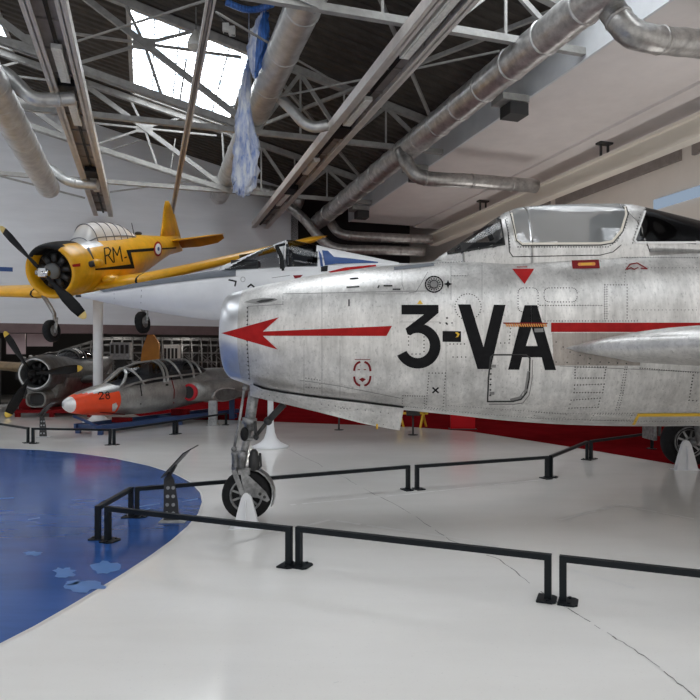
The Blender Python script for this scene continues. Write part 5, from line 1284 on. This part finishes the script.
for i, (px, py, Y, w_, h, dp, lb, mt) in enumerate(((121, 351, 26.6, .8, .7, .3, 'grey gridded window frame panel beside the white pole', 'panel_grey'), (139, 367, 26.6, .45, .5, .3, 'low grey panel between the gridded frame and yellow rudder', 'panel_grey'),
        (172, 356, 26.8, .6, .9, .35, 'pale display cabinet behind the jet canopy', 'white_paint'), (106, 366, 26.0, .35, .8, .35, 'rounded grey engine casing right of the white pole', 'panel_grey'))):
    c = W(px, py, Y); t = thing('exhibit_case', V((c.x, c.y, 0)), lb, 'exhibit', 'exhibits in the back room')
    m = MB(); m.box(c, w_, dp, h); part(m, 'panel_body', ['panel_grey' if mt != 'white_paint' else 'lamp'], t)
    m = MB()
    for k in range(4): m.box(c+V((-w_/2+w_*(k+.5)/4, -dp/2-.02, h*.1)), w_/4*.6, .03, h*.5)
    part(m, 'panel_opening', ['dark_room'], t)
    m = MB(); m.box(V((c.x, c.y, (c.z-h/2)/2)), w_*.5, dp*.6, max(.1, c.z-h/2)); part(m, 'plinth', ['gear_dark'], t)
c = W(150, 351, 26.5); t = thing('rudder', V((c.x, c.y, 0)), 'ochre yellow rudder standing upright behind the jet canopy', 'rudder')
m = MB(); pr = [(-.4, -.7), (.42, -.7), (.38, .3), (.1, .75), (-.05, .75), (-.3, .1)]; n = len(pr)
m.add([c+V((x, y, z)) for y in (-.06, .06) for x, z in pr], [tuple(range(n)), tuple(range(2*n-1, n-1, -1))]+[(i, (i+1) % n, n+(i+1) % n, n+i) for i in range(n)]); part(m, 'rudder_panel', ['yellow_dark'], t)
m = MB(); m.box(V((c.x, c.y, (c.z-.7)/2)), .3, .2, c.z-.7); part(m, 'plinth', ['gear_dark'], t)
t = thing('engine_display', B(-3.6, 28.2, 0), 'dark engine and tubing exhibit behind the grey propeller plane', 'engine')
for k in range(9):
    m = MB(); a = -4.6+k*.24; m.tube([B(a, 28.2, 1.25+rn.uniform(-.1, .1)), B(a+.1, 28.0, 1.7+rn.uniform(-.1, .15))], .08, 10); part(m, 'cylinder_head', ['skeleton'], t)
m = MB(); m.bbox(-4.8, -2.4, 28.0, 28.6, .9, 1.3); m.tube([B(-4.8, 28.1, 1.5), B(-3.6, 28.0, 1.95), B(-2.2, 28.1, 1.9)], .05, 8); part(m, 'crankcase', ['gear_dark'], t)
m = MB(); m.bbox(-4.5, -2.7, 28.1, 28.5, 0, .9); part(m, 'plinth', ['gear_dark'], t)
c = W(171, 331, 26.4); t = thing('ceiling_spot', c, 'small bright spot lamp under the maroon band', 'lamp')
m = MB(); m.lathe(c+V((0, 0, .02)), (0, 0, 1), [(0, .07), (.12, .07), (.16, .03)], 12); part(m, 'lamp_shade', ['lamp'], t)
m = MB(); m.lathe(c, (0, 0, 1), [(-.02, .05), (.02, .06)], 12); part(m, 'bulb', ['bulb'], t)
m = MB(); m.beam(c+V((0, 0, .15)), c+V((0, .55, .30)), .03); part(m, 'bracket', ['gear_dark'], t)
m = MB(); c = W(0, 342, 27); m.bbox(-9.2, -6.35, BW+.02, BW+.30, .0, .9); struct(m, 'trim_9', ['wall'])
# blue name strip on the wall at left
m = MB(); p = W(9, 267.5, 24.3); q0 = B(-9.0, BW-.02, 0); m.bbox(-8.5, -4.72, BW-.012, BW-.002, 4.98, 5.14); struct(m, 'trim_10', ['blue_mark'])

# added point lights without fixtures, brightening the dim back room
for k, a in enumerate((-4.0, -1.2, 1.6, 4.4)):
    c = B(a, 28.4, 2.95); l = bpy.data.lights.new('room_fill_light', 'POINT'); l.energy = 42; l.shadow_soft_size = .12; l.color = (1, .95, .88)
    o = bpy.data.objects.new('room_fill_light', l); COL.objects.link(o); o.location = c

# added lights without fixtures, facing up to brighten the gallery soffit
for b, pw in ((9.5, 26), (14.5, 24), (19.5, 17), (24.0, 8)):
    l = bpy.data.lights.new('soffit_fill_light', 'AREA'); l.shape = 'RECTANGLE'; l.size = .6; l.size_y = 2.5; l.energy = pw; l.color = (1, .98, .95)
    o = bpy.data.objects.new('soffit_fill_light', l); COL.objects.link(o); o.location = B(10.3, b, 3.6); o.rotation_euler = (PI, 0, math.atan2(US.y, US.x)-PI/2)
